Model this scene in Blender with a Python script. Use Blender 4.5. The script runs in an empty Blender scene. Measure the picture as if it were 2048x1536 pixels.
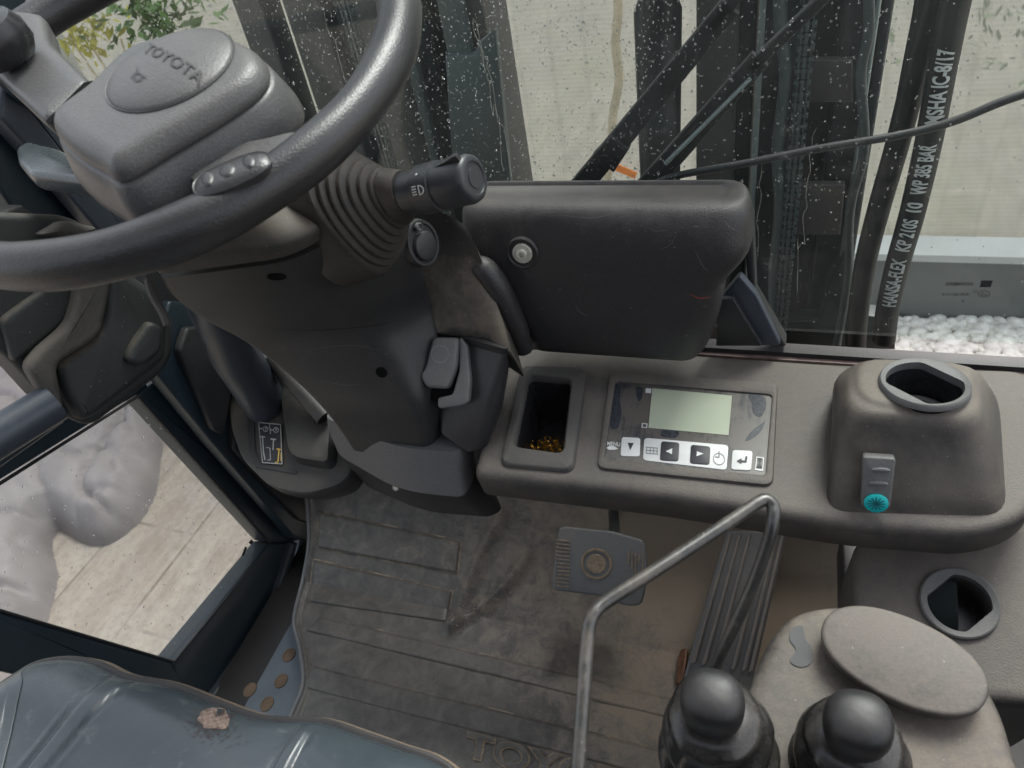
import bpy, bmesh, math, random
from mathutils import Vector, Matrix, noise
import numpy as np
random.seed(7)
scn = bpy.context.scene
# ------------------------------------------------------------------ camera
FPX = 1518.0
def nrm(v): return v.normalized()
_Z = -nrm(Vector((366, 1752, FPX)))
_X = Vector((4474, 380, -FPX)); _X = nrm(_X - _Z*_X.dot(_Z)); _Y = _Z.cross(_X)
CAM = Vector((0, 0, 0.95))
cd = bpy.data.cameras.new("camera"); cam = bpy.data.objects.new("camera", cd)
scn.collection.objects.link(cam); scn.camera = cam
cd.sensor_width = 36; cd.lens = FPX/2048*36; cd.clip_start = .02; cd.clip_end = 400
rows = Matrix((_X, _Y, _Z))
cx, cy, cz = rows.col[0], rows.col[1], rows.col[2]
cam.matrix_world = Matrix((( cx[0], -cy[0], -cz[0], CAM[0]), (cx[1], -cy[1], -cz[1], CAM[1]), (cx[2], -cy[2], -cz[2], CAM[2]), (0,0,0,1)))
cd.dof.use_dof = True; cd.dof.focus_distance = .80; cd.dof.aperture_fstop = 11
# ------------------------------------------------------------------ light
w = bpy.data.worlds.new("World"); scn.world = w; w.use_nodes = True
nt = w.node_tree; bg = nt.nodes["Background"]
sky = nt.nodes.new("ShaderNodeTexSky"); sky.sky_type = 'NISHITA'; sky.sun_disc = False
sky.sun_elevation = math.radians(58); sky.sun_rotation = math.radians(20)
sky.dust_density = 3; sky.air_density = 1.0; sky.ozone_density = 1
hs = nt.nodes.new("ShaderNodeHueSaturation"); hs.inputs['Saturation'].default_value = .30
nt.links.new(sky.outputs[0], hs.inputs['Color']); nt.links.new(hs.outputs[0], bg.inputs[0])
bg.inputs[1].default_value = .125
sd = bpy.data.lights.new("sun", 'SUN'); sd.energy = 1.5; sd.angle = math.radians(25); sd.color = (1, .97, .93)
sun = bpy.data.objects.new("sun", sd); scn.collection.objects.link(sun)
_az = math.radians(20); _el = math.radians(58)
sdir = Vector((math.sin(_az)*math.cos(_el), math.cos(_az)*math.cos(_el), math.sin(_el)))
sun.rotation_euler = sdir.to_track_quat('Z', 'Y').to_euler()
scn.view_settings.view_transform = 'Standard'; scn.view_settings.look = 'None'
scn.view_settings.exposure = 1.5; scn.view_settings.gamma = 1
scn.cycles.max_bounces = 10; scn.cycles.transparent_max_bounces = 16; scn.cycles.transmission_bounces = 8
scn.cycles.caustics_reflective = False; scn.cycles.caustics_refractive = False
# ------------------------------------------------------------------ pixel -> world
def ray(u, v):
    return rows @ Vector((u-1024, v-768, FPX))
def pl(u, v, p, n):
    r = ray(u, v); return CAM + r*((Vector(p)-CAM).dot(n)/r.dot(n))
def oz(u, v, z): return pl(u, v, (0,0,z), Vector((0,0,1)))
def oy(u, v, y): return pl(u, v, (0,y,0), Vector((0,1,0)))
def ox(u, v, x): return pl(u, v, (x,0,0), Vector((1,0,0)))
def od(u, v, d): return CAM + ray(u, v)*(d/FPX)
class Plane:
    def __init__(s, p, n): s.p = Vector(p); s.n = nrm(Vector(n))
    def __call__(s, u, v, h=0.0): return pl(u, v, s.p + s.n*h, s.n)
    def pts(s, L, h=0.0): return [s(u, v, h) for u, v in L]
def zpl(z): return Plane((0,0,z), (0,0,1))
def ypl(y): return Plane((0,y,0), (0,-1,0))
def xpl(x): return Plane((x,0,0), (1,0,0))
# ------------------------------------------------------------------ objects
COL = scn.collection
def tag(o, label=None, cat=None, group=None, kind=None):
    if label: o['label'] = label
    if cat: o['category'] = cat
    if group: o['group'] = group
    if kind: o['kind'] = kind
    return o
def thing(name, label, cat, loc=(0,0,0), group=None):
    o = bpy.data.objects.new(name, None); COL.objects.link(o); o.location = loc
    o.empty_display_size = .03
    return tag(o, label, cat, group)
def wloc(o):
    l = Vector((0,0,0))
    while o: l = l + o.location; o = o.parent
    return l
def mk(name, verts, faces, mat, parent=None, smooth=40, origin=None):
    if parent is not None: base = wloc(parent); loc = Vector((0,0,0))
    else:
        base = Vector(origin) if origin is not None else sum((Vector(v) for v in verts), Vector())/max(1, len(verts)); loc = base
    me = bpy.data.meshes.new(name)
    me.from_pydata([tuple(Vector(v)-base) for v in verts], [], faces)
    bm = bmesh.new(); bm.from_mesh(me); bmesh.ops.recalc_face_normals(bm, faces=bm.faces); bm.to_mesh(me); bm.free()
    me.materials.append(mat)
    if smooth:
        me.polygons.foreach_set('use_smooth', [True]*len(me.polygons))
        me.set_sharp_from_angle(angle=math.radians(smooth))
    o = bpy.data.objects.new(name, me); COL.objects.link(o); o.location = loc
    if parent: o.parent = parent
    return o
class MB:
    def __init__(s): s.v = []; s.f = []
    def add(s, v, f):
        b = len(s.v); s.v += [Vector(x) for x in v]; s.f += [tuple(i+b for i in q) for q in f]; return s
    def build(s, name, mat, parent=None, smooth=40, origin=None): return mk(name, s.v, s.f, mat, parent, smooth, origin)
def fillet(P, r, seg=5, closed=True):
    out = []; n = len(P)
    rr = r if isinstance(r, (list, tuple)) else [r]*n
    for i in range(n):
        a, b, c = P[i-1], P[i], P[(i+1) % n]
        d1 = a-b; d2 = c-b; k = min(rr[i], d1.length*.48, d2.length*.48)
        if k < 1e-5: out += [b.copy()]*(seg+1) if False else [b.copy()]; continue
        p = b + d1.normalized()*k; q = b + d2.normalized()*k
        for j in range(seg+1):
            t = j/seg; out.append(p*(1-t)**2 + b*2*t*(1-t) + q*t*t)
    return out
def dedupe(P):
    out = []
    for p in P:
        if not out or (p-out[-1]).length > 1e-6: out.append(p)
    if (out[0]-out[-1]).length < 1e-6: out.pop()
    return out
def rings(mb, R, cap0=True, cap1=True, closed=True):
    n = len(R[0]); V = [p for r in R for p in r]; Fc = []
    for k in range(len(R)-1):
        for i in range(n if closed else n-1):
            j = (i+1) % n
            Fc.append((k*n+i, k*n+j, (k+1)*n+j, (k+1)*n+i))
    if cap0: Fc.append(tuple(range(n-1, -1, -1)))
    if cap1: Fc.append(tuple((len(R)-1)*n+i for i in range(n)))
    mb.add(V, Fc); return mb
def inset(P, n, d):
    # P dense loop, n plane normal, d inward distance
    N = len(P); c = Vector()
    area = Vector()
    for i in range(N): area += P[i].cross(P[(i+1) % N])
    sgn = 1 if area.dot(n) > 0 else -1
    out = []
    for i in range(N):
        t = (P[(i+1) % N]-P[i-1])
        if t.length < 1e-9: out.append(P[i].copy()); continue
        q = n.cross(t).normalized()*sgn
        out.append(P[i] + q*d)
    if abs(d) > .0006:
        for _ in range(6):
            bad = [(out[(i+1) % N]-out[i]).dot(P[(i+1) % N]-P[i]) < 0 for i in range(N)]
            if not any(bad) or all(bad): break
            st = next(i for i in range(N) if not bad[i]); i = st; stop = st+N
            while i < stop:
                if bad[i % N]:
                    a = i
                    while bad[(i+1) % N] and i+1 < stop: i += 1
                    b = i+1
                    p0, p1 = out[(a-1) % N], out[a % N]; q0, q1 = out[b % N], out[(b+1) % N]
                    u = p1-p0; v = q1-q0; w_ = q0-p0; m_ = (p1+q0)/2
                    den = u.cross(v).dot(n)
                    if abs(den) > 1e-12:
                        X_ = p0+u*(w_.cross(v).dot(n)/den)
                        if (X_-m_).length > abs(d)*2.5: X_ = m_
                    else: X_ = m_
                    for k in range(a, b+1): out[k % N] = X_ + (m_-X_)*1e-3*(k-a)
                i += 1
    return out
def stack(mb, P, n, prof, cap0=True, cap1=True):
    n = nrm(Vector(n)); R = [[p + n*h for p in (inset(P, n, i) if abs(i) > 1e-7 else P)] for i, h in prof]
    return rings(mb, R, cap0, cap1)
def slab(mb, P, n, th, bev=.002, seg=3, both=False):
    """P is the outline of the visible face; extends th along -n"""
    prof = []
    for k in range(seg+1):
        a = math.pi/2*k/seg; prof.append((bev*(1-math.sin(a)), -bev*(1-math.cos(a))))
    prof.append((0, -th))
    return stack(mb, P, n, prof)
def cat(P, sub=6, closed=False):
    P = [Vector(p) for p in P]; n = len(P); out = []
    rng = range(n if closed else n-1)
    for i in rng:
        p1 = P[i]; p2 = P[(i+1) % n]
        p0 = P[i-1] if (closed or i > 0) else p1*2-p2
        p3 = P[(i+2) % n] if (closed or i+2 < n) else p2*2-p1
        for j in range(sub):
            t = j/sub
            out.append(.5*((2*p1)+(p2-p0)*t+(2*p0-5*p1+4*p2-p3)*t*t+(3*p1-p0-3*p2+p3)*t**3))
    if not closed: out.append(P[-1])
    return out
def tube(mb, P, r, seg=14, caps=True, closed=False):
    n = len(P); rad = r if isinstance(r, (list, tuple)) else [r]*n
    R = []; up = None
    for i in range(n):
        if closed: t = P[(i+1) % n]-P[i-1]
        else: t = P[min(i+1, n-1)]-P[max(i-1, 0)]
        t = t.normalized()
        if up is None: up = Vector((0,0,1)) if abs(t.z) < .9 else Vector((1,0,0))
        a = (up - t*up.dot(t)).normalized(); up = a; b = t.cross(a)
        R.append([P[i] + (a*math.cos(2*math.pi*k/seg)+b*math.sin(2*math.pi*k/seg))*rad[i] for k in range(seg)])
    if closed: R.append(R[0]); caps = False
    return rings(mb, R, caps, caps)
def lathe(mb, o, ax, prof, seg=40, sx=1, sy=1, xdir=None):
    o = Vector(o); ax = nrm(Vector(ax)); x = Vector(xdir) if xdir is not None else (Vector((1,0,0)) if abs(ax.x) < .9 else Vector((0,1,0)))
    x = (x-ax*x.dot(ax)).normalized(); y = ax.cross(x)
    R = [[o + ax*t + (x*math.cos(2*math.pi*k/seg)*sx + y*math.sin(2*math.pi*k/seg)*sy)*max(r, 1e-5) for k in range(seg)] for t, r in prof]
    return rings(mb, R)
def box(mb, c, sx, sy, sz, ax=Vector((1,0,0)), ay=Vector((0,1,0)), az=Vector((0,0,1))):
    c = Vector(c)
    V = [c + ax*sx*i/2 + ay*sy*j/2 + az*sz*k/2 for i in (-1,1) for j in (-1,1) for k in (-1,1)]
    return mb.add(V, [(0,1,3,2),(4,6,7,5),(0,4,5,1),(2,3,7,6),(0,2,6,4),(1,5,7,3)])
def ell(c, a, b, n=40, p=2.0):
    out = []
    for k in range(n):
        t = 2*math.pi*k/n; ct, st = math.cos(t), math.sin(t)
        out.append(c + a*(abs(ct)**(2/p)*(1 if ct >= 0 else -1)) + b*(abs(st)**(2/p)*(1 if st >= 0 else -1)))
    return out
def boolean(o, cutter, op='DIFFERENCE'):
    m = o.modifiers.new('b', 'BOOLEAN'); m.object = cutter; m.operation = op; m.solver = 'EXACT'
    bpy.context.view_layer.update()
    dg = bpy.context.evaluated_depsgraph_get()
    me = bpy.data.meshes.new_from_object(o.evaluated_get(dg))
    o.modifiers.clear(); me.name = o.data.name; o.data = me
    me.set_sharp_from_angle(angle=math.radians(35))
    bpy.data.objects.remove(cutter)
from mathutils.bvhtree import BVHTree
def surf(o, u, v):
    me = o.data; b = wloc(o)
    t = BVHTree.FromPolygons([q.co+b for q in me.vertices], [tuple(p.vertices) for p in me.polygons])
    return t.ray_cast(CAM, ray(u, v).normalized())[:2]
def surfmany(o, L):
    me = o.data; b = wloc(o)
    t = BVHTree.FromPolygons([q.co+b for q in me.vertices], [tuple(p.vertices) for p in me.polygons])
    return [t.ray_cast(CAM, ray(u, v).normalized())[:2] for u, v in L]
def scratch(o, L, wd, mat, name='scratch', lift=.0003):
    H = [h for h in surfmany(o, cat([Vector((a, b, 0)) for a, b in L], 6) and [(q.x, q.y) for q in cat([Vector((a, b, 0)) for a, b in L], 6)]) if h[0] is not None]
    if len(H) < 2: return
    V = []; n_ = len(H)
    for i, (p, nn_) in enumerate(H):
        t = (H[min(i+1, n_-1)][0]-H[max(i-1, 0)][0]).normalized(); nn_ = nn_ if nn_.dot(CAM-p) > 0 else -nn_
        sd_ = t.cross(nn_).normalized(); w_ = wd*math.sin(math.pi*(i+.5)/n_)**.5
        V += [p+nn_*lift+sd_*w_, p+nn_*lift-sd_*w_]
    return mk(name, V, [(2*i, 2*i+1, 2*i+3, 2*i+2) for i in range(n_-1)], mat, o.parent, 0)
def textmesh(s, bold=0.0, ext=0.0, space=1.0, cuts=False):
    c = bpy.data.curves.new('t', 'FONT'); c.body = s; c.offset = bold; c.extrude = ext; c.resolution_u = 4; c.space_character = space
    o = bpy.data.objects.new('t', c); COL.objects.link(o); bpy.context.view_layer.update()
    me = bpy.data.meshes.new_from_object(o.evaluated_get(bpy.context.evaluated_depsgraph_get()))
    bm = bmesh.new(); bm.from_mesh(me)
    if cuts:
        xs_ = [v.co.x for v in bm.verts]; ys_ = [v.co.y for v in bm.verts]
        for ax_, lo_, hi_ in (((0,1,0), min(ys_), max(ys_)), ((1,0,0), min(xs_), max(xs_))):
            t_ = lo_+.12
            while t_ < hi_:
                co_ = (0, t_, 0) if ax_[1] else (t_, 0, 0)
                bmesh.ops.bisect_plane(bm, geom=bm.verts[:]+bm.edges[:]+bm.faces[:], plane_co=co_, plane_no=ax_); t_ += .12
    V = [v.co.copy() for v in bm.verts]; bm.verts.index_update(); Fc = [tuple(v.index for v in p.verts) for p in bm.faces]; bm.free()
    bpy.data.objects.remove(o); return V, Fc
def text_on(mb, s, O, E, T, bold=0.0, lift=.0004, ext=0.0, space=1.0):
    """O baseline-left, E baseline-right, T top-left corner (3D): text box mapped affinely"""
    V, Fc = textmesh(s, bold, ext, space)
    x0 = min(v.x for v in V); x1 = max(v.x for v in V); y0 = min(v.y for v in V); y1 = max(v.y for v in V)
    a = E-O; b = T-O; n = nrm(a.cross(b))
    if n.dot(CAM-O) < 0: n = -n
    return mb.add([O + a*((v.x-x0)/(x1-x0)) + b*((v.y-y0)/(y1-y0)) + n*(lift+v.z*.001) for v in V], Fc)
def flat(mb, P, n, h=.0004, th=.0003):
    n = nrm(Vector(n))
    return rings(mb, [[p+n*h for p in P], [p+n*(h-th) for p in P]])
# ------------------------------------------------------------------ materials
def newmat(name):
    m = bpy.data.materials.new(name); m.use_nodes = True; N = m.node_tree.nodes; L = m.node_tree.links
    return m, N, L, N["Principled BSDF"]
def ramp(N, L, src, p0, c0, p1, c1):
    r = N.new('ShaderNodeValToRGB'); r.color_ramp.elements[0].position = p0; r.color_ramp.elements[1].position = p1
    r.color_ramp.elements[0].color = (*c0, 1) if len(c0) == 3 else c0; r.color_ramp.elements[1].color = (*c1, 1) if len(c1) == 3 else c1
    L.new(src, r.inputs[0]); return r.outputs[0]
def noi(N, L, co, sc, det=4, rough=.6, dist=0):
    t = N.new('ShaderNodeTexNoise'); t.inputs['Scale'].default_value = sc; t.inputs['Detail'].default_value = det
    t.inputs['Roughness'].default_value = rough; t.inputs['Distortion'].default_value = dist; L.new(co, t.inputs['Vector']); return t.outputs['Fac']
def mixc(N, L, fac, a, b):
    m = N.new('ShaderNodeMix'); m.data_type = 'RGBA'
    if isinstance(fac, (int, float)): m.inputs[0].default_value = fac
    else: L.new(fac, m.inputs[0])
    for k, x in ((6, a), (7, b)):
        if isinstance(x, tuple): m.inputs[k].default_value = (*x, 1)
        else: L.new(x, m.inputs[k])
    return m.outputs[2]
def math_(N, L, op, a, b=None, clamp=False):
    m = N.new('ShaderNodeMath'); m.operation = op; m.use_clamp = clamp
    for k, x in ((0, a), (1, b)):
        if x is None: continue
        if isinstance(x, (int, float)): m.inputs[k].default_value = x
        else: L.new(x, m.inputs[k])
    return m.outputs[0]
def scaled(N, L, co, s, rot=(0,0,0)):
    m = N.new('ShaderNodeMapping'); m.inputs['Scale'].default_value = s; m.inputs['Rotation'].default_value = rot
    L.new(co, m.inputs[0]); return m.outputs[0]
def plastic(name, base, rough=.5, dust=.3, dcol=(.20,.165,.13), grain=900, gb=.25, up=.6, patch=14, scr=.15, spec=.5, lo=.5, hi=.85):
    m, N, L, B = newmat(name)
    tc = N.new('ShaderNodeTexCoord').outputs['Object']; ge = N.new('ShaderNodeNewGeometry')
    sx = N.new('ShaderNodeSeparateXYZ'); L.new(ge.outputs['Normal'], sx.inputs[0])
    n1 = noi(N, L, tc, patch, 7, .65, .4); n2 = noi(N, L, tc, patch*9, 5, .7)
    s = math_(N, L, 'ADD', math_(N, L, 'MULTIPLY', n1, .65), math_(N, L, 'MULTIPLY', n2, .35))
    s = math_(N, L, 'ADD', s, math_(N, L, 'MULTIPLY', math_(N, L, 'MAXIMUM', sx.outputs[2], 0), up*.4))
    d = math_(N, L, 'MULTIPLY', ramp(N, L, s, lo, (0,0,0), hi, (1,1,1)), dust, True)
    col = mixc(N, L, d, base, dcol)
    # fine scratches
    v = scaled(N, L, tc, (40, 420, 90), (.4,.2,.7)); sn = noi(N, L, v, 1.0, 3, .5, 1.2)
    sc = math_(N, L, 'MULTIPLY', ramp(N, L, sn, .70, (0,0,0), .74, (1,1,1)), scr)
    col = mixc(N, L, sc, col, tuple(min(1, c*3.0+.05) for c in base))
    sp = noi(N, L, tc, 420, 1, .4); spk = math_(N, L, 'MULTIPLY', ramp(N, L, sp, .76, (0,0,0), .80, (1,1,1)), min(1, dust*.9))
    col = mixc(N, L, spk, col, (.34,.30,.26))
    fg = noi(N, L, tc, 1100, 2, .6)
    col = mixc(N, L, math_(N, L, 'MULTIPLY', ramp(N, L, fg, .42, (0,0,0), .62, (1,1,1)), .38), col, tuple(c*1.9+.012 for c in base))
    L.new(col, B.inputs['Base Color'])
    L.new(math_(N, L, 'ADD', math_(N, L, 'MULTIPLY', d, .3), math_(N, L, 'ADD', math_(N, L, 'MULTIPLY', n1, .16), rough-.08), True), B.inputs['Roughness'])
    B.inputs['Specular IOR Level'].default_value = spec
    bp = N.new('ShaderNodeBump'); bp.inputs['Strength'].default_value = gb; bp.inputs['Distance'].default_value = .0006
    L.new(noi(N, L, tc, grain, 2, .5), bp.inputs['Height']); L.new(bp.outputs[0], B.inputs['Normal'])
    return m
def simple(name, col, rough=.5, metal=0, spec=.5, bump=0, bs=200, var=.15, vs=20):
    m, N, L, B = newmat(name); tc = N.new('ShaderNodeTexCoord').outputs['Object']
    n = noi(N, L, tc, vs, 5, .6)
    L.new(mixc(N, L, ramp(N, L, n, .3, (0,0,0), .7, (1,1,1)), tuple(c*(1-var) for c in col), tuple(min(1, c*(1+var)) for c in col)), B.inputs['Base Color'])
    B.inputs['Roughness'].default_value = rough; B.inputs['Metallic'].default_value = metal; B.inputs['Specular IOR Level'].default_value = spec
    if bump:
        bp = N.new('ShaderNodeBump'); bp.inputs['Strength'].default_value = bump; bp.inputs['Distance'].default_value = .001
        L.new(noi(N, L, tc, bs, 4, .6), bp.inputs['Height']); L.new(bp.outputs[0], B.inputs['Normal'])
    return m
M = {}
M['dash'] = plastic('dash_plastic', (.044,.042,.041), .46, .85, (.18,.156,.132), 620, .7, .75, 16, .15, lo=.44, hi=.86)
M['pod'] = plastic('pod_plastic', (.032,.031,.031), .46, .85, (.205,.172,.138), 700, .35, 1.25, 7, .12, lo=.52, hi=1.15)
M['cover'] = plastic('cover_plastic', (.024,.023,.024), .40, .7, (.165,.145,.13), 700, .7, .8, 8, .2, lo=.58, hi=1.0)
M['shroud'] = plastic('shroud_plastic', (.025,.025,.026), .44, .4, (.17,.145,.115), 900, .25, .8, 9, .15, lo=.55, hi=.95)
M['hub'] = plastic('hub_plastic', (.070,.069,.069), .37, .3, (.20,.18,.16), 700, .55, .3, 14, .05, lo=.5, hi=.95)
M['rim'] = plastic('rim_rubber', (.022,.022,.023), .36, .12, (.15,.14,.13), 700, .45, .1, 20, .1, spec=.6)
M['grey'] = plastic('grey_plastic', (.10,.10,.10), .5, .35, (.22,.19,.16), 800, .3, .4, 20, .1)
M['ledge'] = plastic('ledge_plastic', (.10,.10,.103), .5, .15, (.2,.18,.16), 900, .25, .3, 20, .1)
M['black'] = plastic('black_plastic', (.022,.022,.024), .45, .2, (.15,.13,.11), 700, .2, .5, 16, .1)
M['rubber'] = plastic('rubber_gaiter', (.026,.023,.021), .50, .6, (.15,.12,.095), 600, .2, .6, 20, .05)
M['knob'] = plastic('matt_knob_plastic', (.011,.011,.012), .47, .25, (.12,.10,.09), 300, .15, .3, 25, .1)
M['gloss'] = plastic('knob_plastic', (.018,.018,.020), .27, .05, (.1,.09,.08), 300, .03, .1, 20, .0)
M['boot'] = plastic('shiny_boot_rubber', (.014,.0135,.013), .2, .35, (.15,.13,.115), 60, .9, .5, 40, .0, lo=.55, hi=.8)
M['navy'] = plastic('navy_painted_steel', (.016,.028,.038), .33, .10, (.12,.12,.12), 250, .03, .3, 18, .1)
M['navy2'] = plastic('blue_grey_painted_steel', (.038,.047,.062), .4, .15, (.12,.12,.12), 250, .03, .3, 18, .1)
M['lock'] = plastic('lock_cover_plastic', (.017,.019,.019), .6, .95, (.15,.125,.095), 700, .3, .95, 10, .05, lo=.72, hi=.98)
M['litdustband'] = plastic('lit_dust_plastic', (.035,.034,.032), .6, .9, (.15,.13,.108), 700, .4, .6, 16, .05, lo=.40, hi=.75)  # tan mixes dust with light painted into the colour
M['void'] = simple('dark_void', (.006,.006,.006), .9, spec=.1)
M['white'] = simple('white_print', (.72,.72,.70), .5, var=.05)
M['whitedim'] = simple('worn_white_print', (.42,.42,.40), .5, var=.2, vs=300)
M['ink'] = simple('dark_print', (.03,.03,.035), .5)
M['inkgrey'] = simple('grey_print', (.2,.2,.2), .5)
M['lcd'] = simple('lcd_glass', (.46,.50,.38), .25, var=.03)
M['steel'] = simple('zinc_steel', (.62,.60,.53), .38, .35, bump=.3)
M['dsteel'] = plastic('worn_rod_steel', (.026,.026,.025), .30, .6, (.15,.12,.09), 200, .2, .2, 45, .6, spec=.8, lo=.5, hi=.75)
M['teal'] = simple('teal_plastic', (.0,.36,.37), .45)
M['amber'] = simple('amber_glitter', (.65,.33,.03), .25, .5, var=.5, vs=600)
M['orange'] = simple('reflected_orange', (.8,.25,.05), .6, var=.2)
M['yellow'] = simple('yellow_print', (.6,.38,.08), .5)
M['stone'] = simple('white_pebble', (.80,.77,.71), .7, bump=.5, bs=90, var=.22, vs=22)
M['kerb'] = simple('grey_metal_edging', (.125,.13,.128), .5, .2, var=.12, vs=6)
M['kerbtop'] = simple('pale_edging_lip', (.46,.47,.46), .5, var=.06, vs=6)
M['copper'] = simple('rusty_copper', (.16,.08,.045), .5, .4, var=.5, vs=200)
M['leaf'] = simple('leaf_green', (.09,.16,.04), .55, var=.5, vs=10)
M['leafy'] = simple('leaf_yellow', (.45,.42,.05), .55, var=.4, vs=10)
M['bark'] = simple('pale_bark', (.55,.47,.33), .7, bump=.8, bs=60, var=.2, vs=40)
def m_panel():
    m, N, L, B = newmat('display_overlay'); tc = N.new('ShaderNodeTexCoord').outputs['Object']
    v = scaled(N, L, tc, (90, 14, 14)); n = noi(N, L, v, 1, 5, .7, 1.5); n2 = noi(N, L, tc, 30, 3, .6, 1)
    f = ramp(N, L, math_(N, L, 'ADD', math_(N, L, 'MULTIPLY', n, .5), math_(N, L, 'MULTIPLY', n2, .5)), .36, (0,0,0), .50, (1,1,1))
    L.new(mixc(N, L, f, (.030,.034,.042), (.125,.112,.10)), B.inputs['Base Color']); B.inputs['Roughness'].default_value = .32
    return m
M['panel'] = m_panel()
M['wiped'] = simple('wiped_overlay', (.045,.050,.060), .25, var=.5, vs=250)
def m_mat():
    m, N, L, B = newmat('mat_rubber'); tc = N.new('ShaderNodeTexCoord').outputs['Object']
    n1 = noi(N, L, tc, 5.5, 6, .62, .6); n2 = noi(N, L, tc, 42, 7, .75, .5); n3 = noi(N, L, tc, 320, 2, .6)
    # dust gathers towards the pedals (right hand part of the mat)
    sp = N.new('ShaderNodeSeparateXYZ'); L.new(tc, sp.inputs[0])
    gx = N.new('ShaderNodeMapRange'); gx.inputs[1].default_value = -.05; gx.inputs[2].default_value = .22; gx.inputs[3].default_value = -.13; gx.inputs[4].default_value = .125; L.new(sp.outputs[0], gx.inputs[0])
    gy = N.new('ShaderNodeMapRange'); gy.inputs[1].default_value = .02; gy.inputs[2].default_value = .28; gy.inputs[3].default_value = -.11; gy.inputs[4].default_value = .05; L.new(sp.outputs[1], gy.inputs[0])
    s = math_(N, L, 'ADD', math_(N, L, 'MULTIPLY', n1, .5), math_(N, L, 'ADD', math_(N, L, 'MULTIPLY', n2, .38), math_(N, L, 'MULTIPLY', n3, .12)))
    s = math_(N, L, 'ADD', s, math_(N, L, 'ADD', gx.outputs[0], gy.outputs[0]))
    d = ramp(N, L, s, .43, (0,0,0), .62, (1,1,1))
    base = mixc(N, L, ramp(N, L, n2, .35, (0,0,0), .65, (1,1,1)), (.082,.078,.073), (.155,.145,.132))
    L.new(mixc(N, L, math_(N, L, 'MULTIPLY', d, .85), base, (.31,.25,.185)), B.inputs['Base Color'])
    L.new(math_(N, L, 'ADD', math_(N, L, 'MULTIPLY', d, .35), .42), B.inputs['Roughness'])
    bp = N.new('ShaderNodeBump'); bp.inputs['Strength'].default_value = .35; bp.inputs['Distance'].default_value = .0015
    L.new(math_(N, L, 'ADD', n2, math_(N, L, 'MULTIPLY', n3, .5)), bp.inputs['Height']); L.new(bp.outputs[0], B.inputs['Normal'])
    return m
M['mat'] = m_mat()
M['sand'] = simple('dry_dust', (.27,.215,.155), .9, var=.35, vs=160, bump=.5, bs=500)
def m_sandline():
    m, N, L, B = newmat('dusty_groove'); tc = N.new('ShaderNodeTexCoord').outputs['Object']
    n = noi(N, L, tc, 30, 6, .7, .5)
    L.new(mixc(N, L, ramp(N, L, n, .42, (0,0,0), .6, (1,1,1)), (.10,.092,.082), (.34,.275,.2)), B.inputs['Base Color']); B.inputs['Roughness'].default_value = .8; return m
M['sandline'] = m_sandline()
M['folddust'] = plastic('dusty_mat_fold', (.085,.08,.075), .7, .95, (.30,.24,.175), 300, .5, .3, 30, .0, lo=.36, hi=.62)
def m_seat():
    m, N, L, B = newmat('seat_vinyl'); tc = N.new('ShaderNodeTexCoord').outputs['Object']
    n1 = noi(N, L, tc, 9, 5, .6, .5); n2 = noi(N, L, tc, 60, 6, .7, .3)
    c = mixc(N, L, ramp(N, L, n1, .35, (0,0,0), .7, (1,1,1)), (.040,.052,.060), (.066,.080,.089))
    c = mixc(N, L, math_(N, L, 'MULTIPLY', ramp(N, L, n2, .6, (0,0,0), .8, (1,1,1)), .35), c, (.25,.27,.27))
    L.new(c, B.inputs['Base Color']); L.new(math_(N, L, 'ADD', math_(N, L, 'MULTIPLY', n1, .25), .14), B.inputs['Roughness'])
    bp = N.new('ShaderNodeBump'); bp.inputs['Strength'].default_value = .10; bp.inputs['Distance'].default_value = .001
    L.new(noi(N, L, tc, 300, 3, .6), bp.inputs['Height']); L.new(bp.outputs[0], B.inputs['Normal']); return m
M['seat'] = m_seat()
def m_glass(name, tint=(1,1,1), gl=.06, haze=.05):
    m, N, L, B = newmat(name); N.remove(B); out = N['Material Output']
    tr = N.new('ShaderNodeBsdfTransparent'); tr.inputs[0].default_value = (*tint, 1)
    g = N.new('ShaderNodeBsdfGlossy'); g.inputs['Roughness'].default_value = .02
    lw = N.new('ShaderNodeLayerWeight'); lw.inputs[0].default_value = .5
    fr = math_(N, L, 'ADD', math_(N, L, 'MULTIPLY', math_(N, L, 'POWER', lw.outputs['Facing'], 5.0), .9), .025, True)
    mx = N.new('ShaderNodeMixShader'); L.new(fr, mx.inputs[0]); L.new(tr.outputs[0], mx.inputs[1]); L.new(g.outputs[0], mx.inputs[2])
    d = N.new('ShaderNodeBsdfDiffuse'); d.inputs[0].default_value = (.5,.5,.47,1)
    tc = N.new('ShaderNodeTexCoord').outputs['Object']; v = scaled(N, L, tc, (60, 60, 8))
    n = noi(N, L, v, 1, 5, .7, .8); n2 = noi(N, L, tc, 9, 4, .6)
    fz = math_(N, L, 'MULTIPLY', math_(N, L, 'MULTIPLY', n, n2), haze*3.2)
    m2 = N.new('ShaderNodeMixShader'); L.new(fz, m2.inputs[0]); L.new(mx.outputs[0], m2.inputs[1]); L.new(d.outputs[0], m2.inputs[2])
    L.new(m2.outputs[0], out.inputs[0]); return m
M['glass'] = m_glass('windshield_glass', (.95,.985,.975), haze=.05)
M['dglass'] = m_glass('door_glass', (.96,.98,.98), haze=.06)
def m_water():
    m, N, L, B = newmat('water_drop'); B.inputs['Transmission Weight'].default_value = 1; B.inputs['IOR'].default_value = 1.33
    B.inputs['Roughness'].default_value = .02; B.inputs['Base Color'].default_value = (1,1,1,1); return m
M['water'] = m_water()
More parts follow.
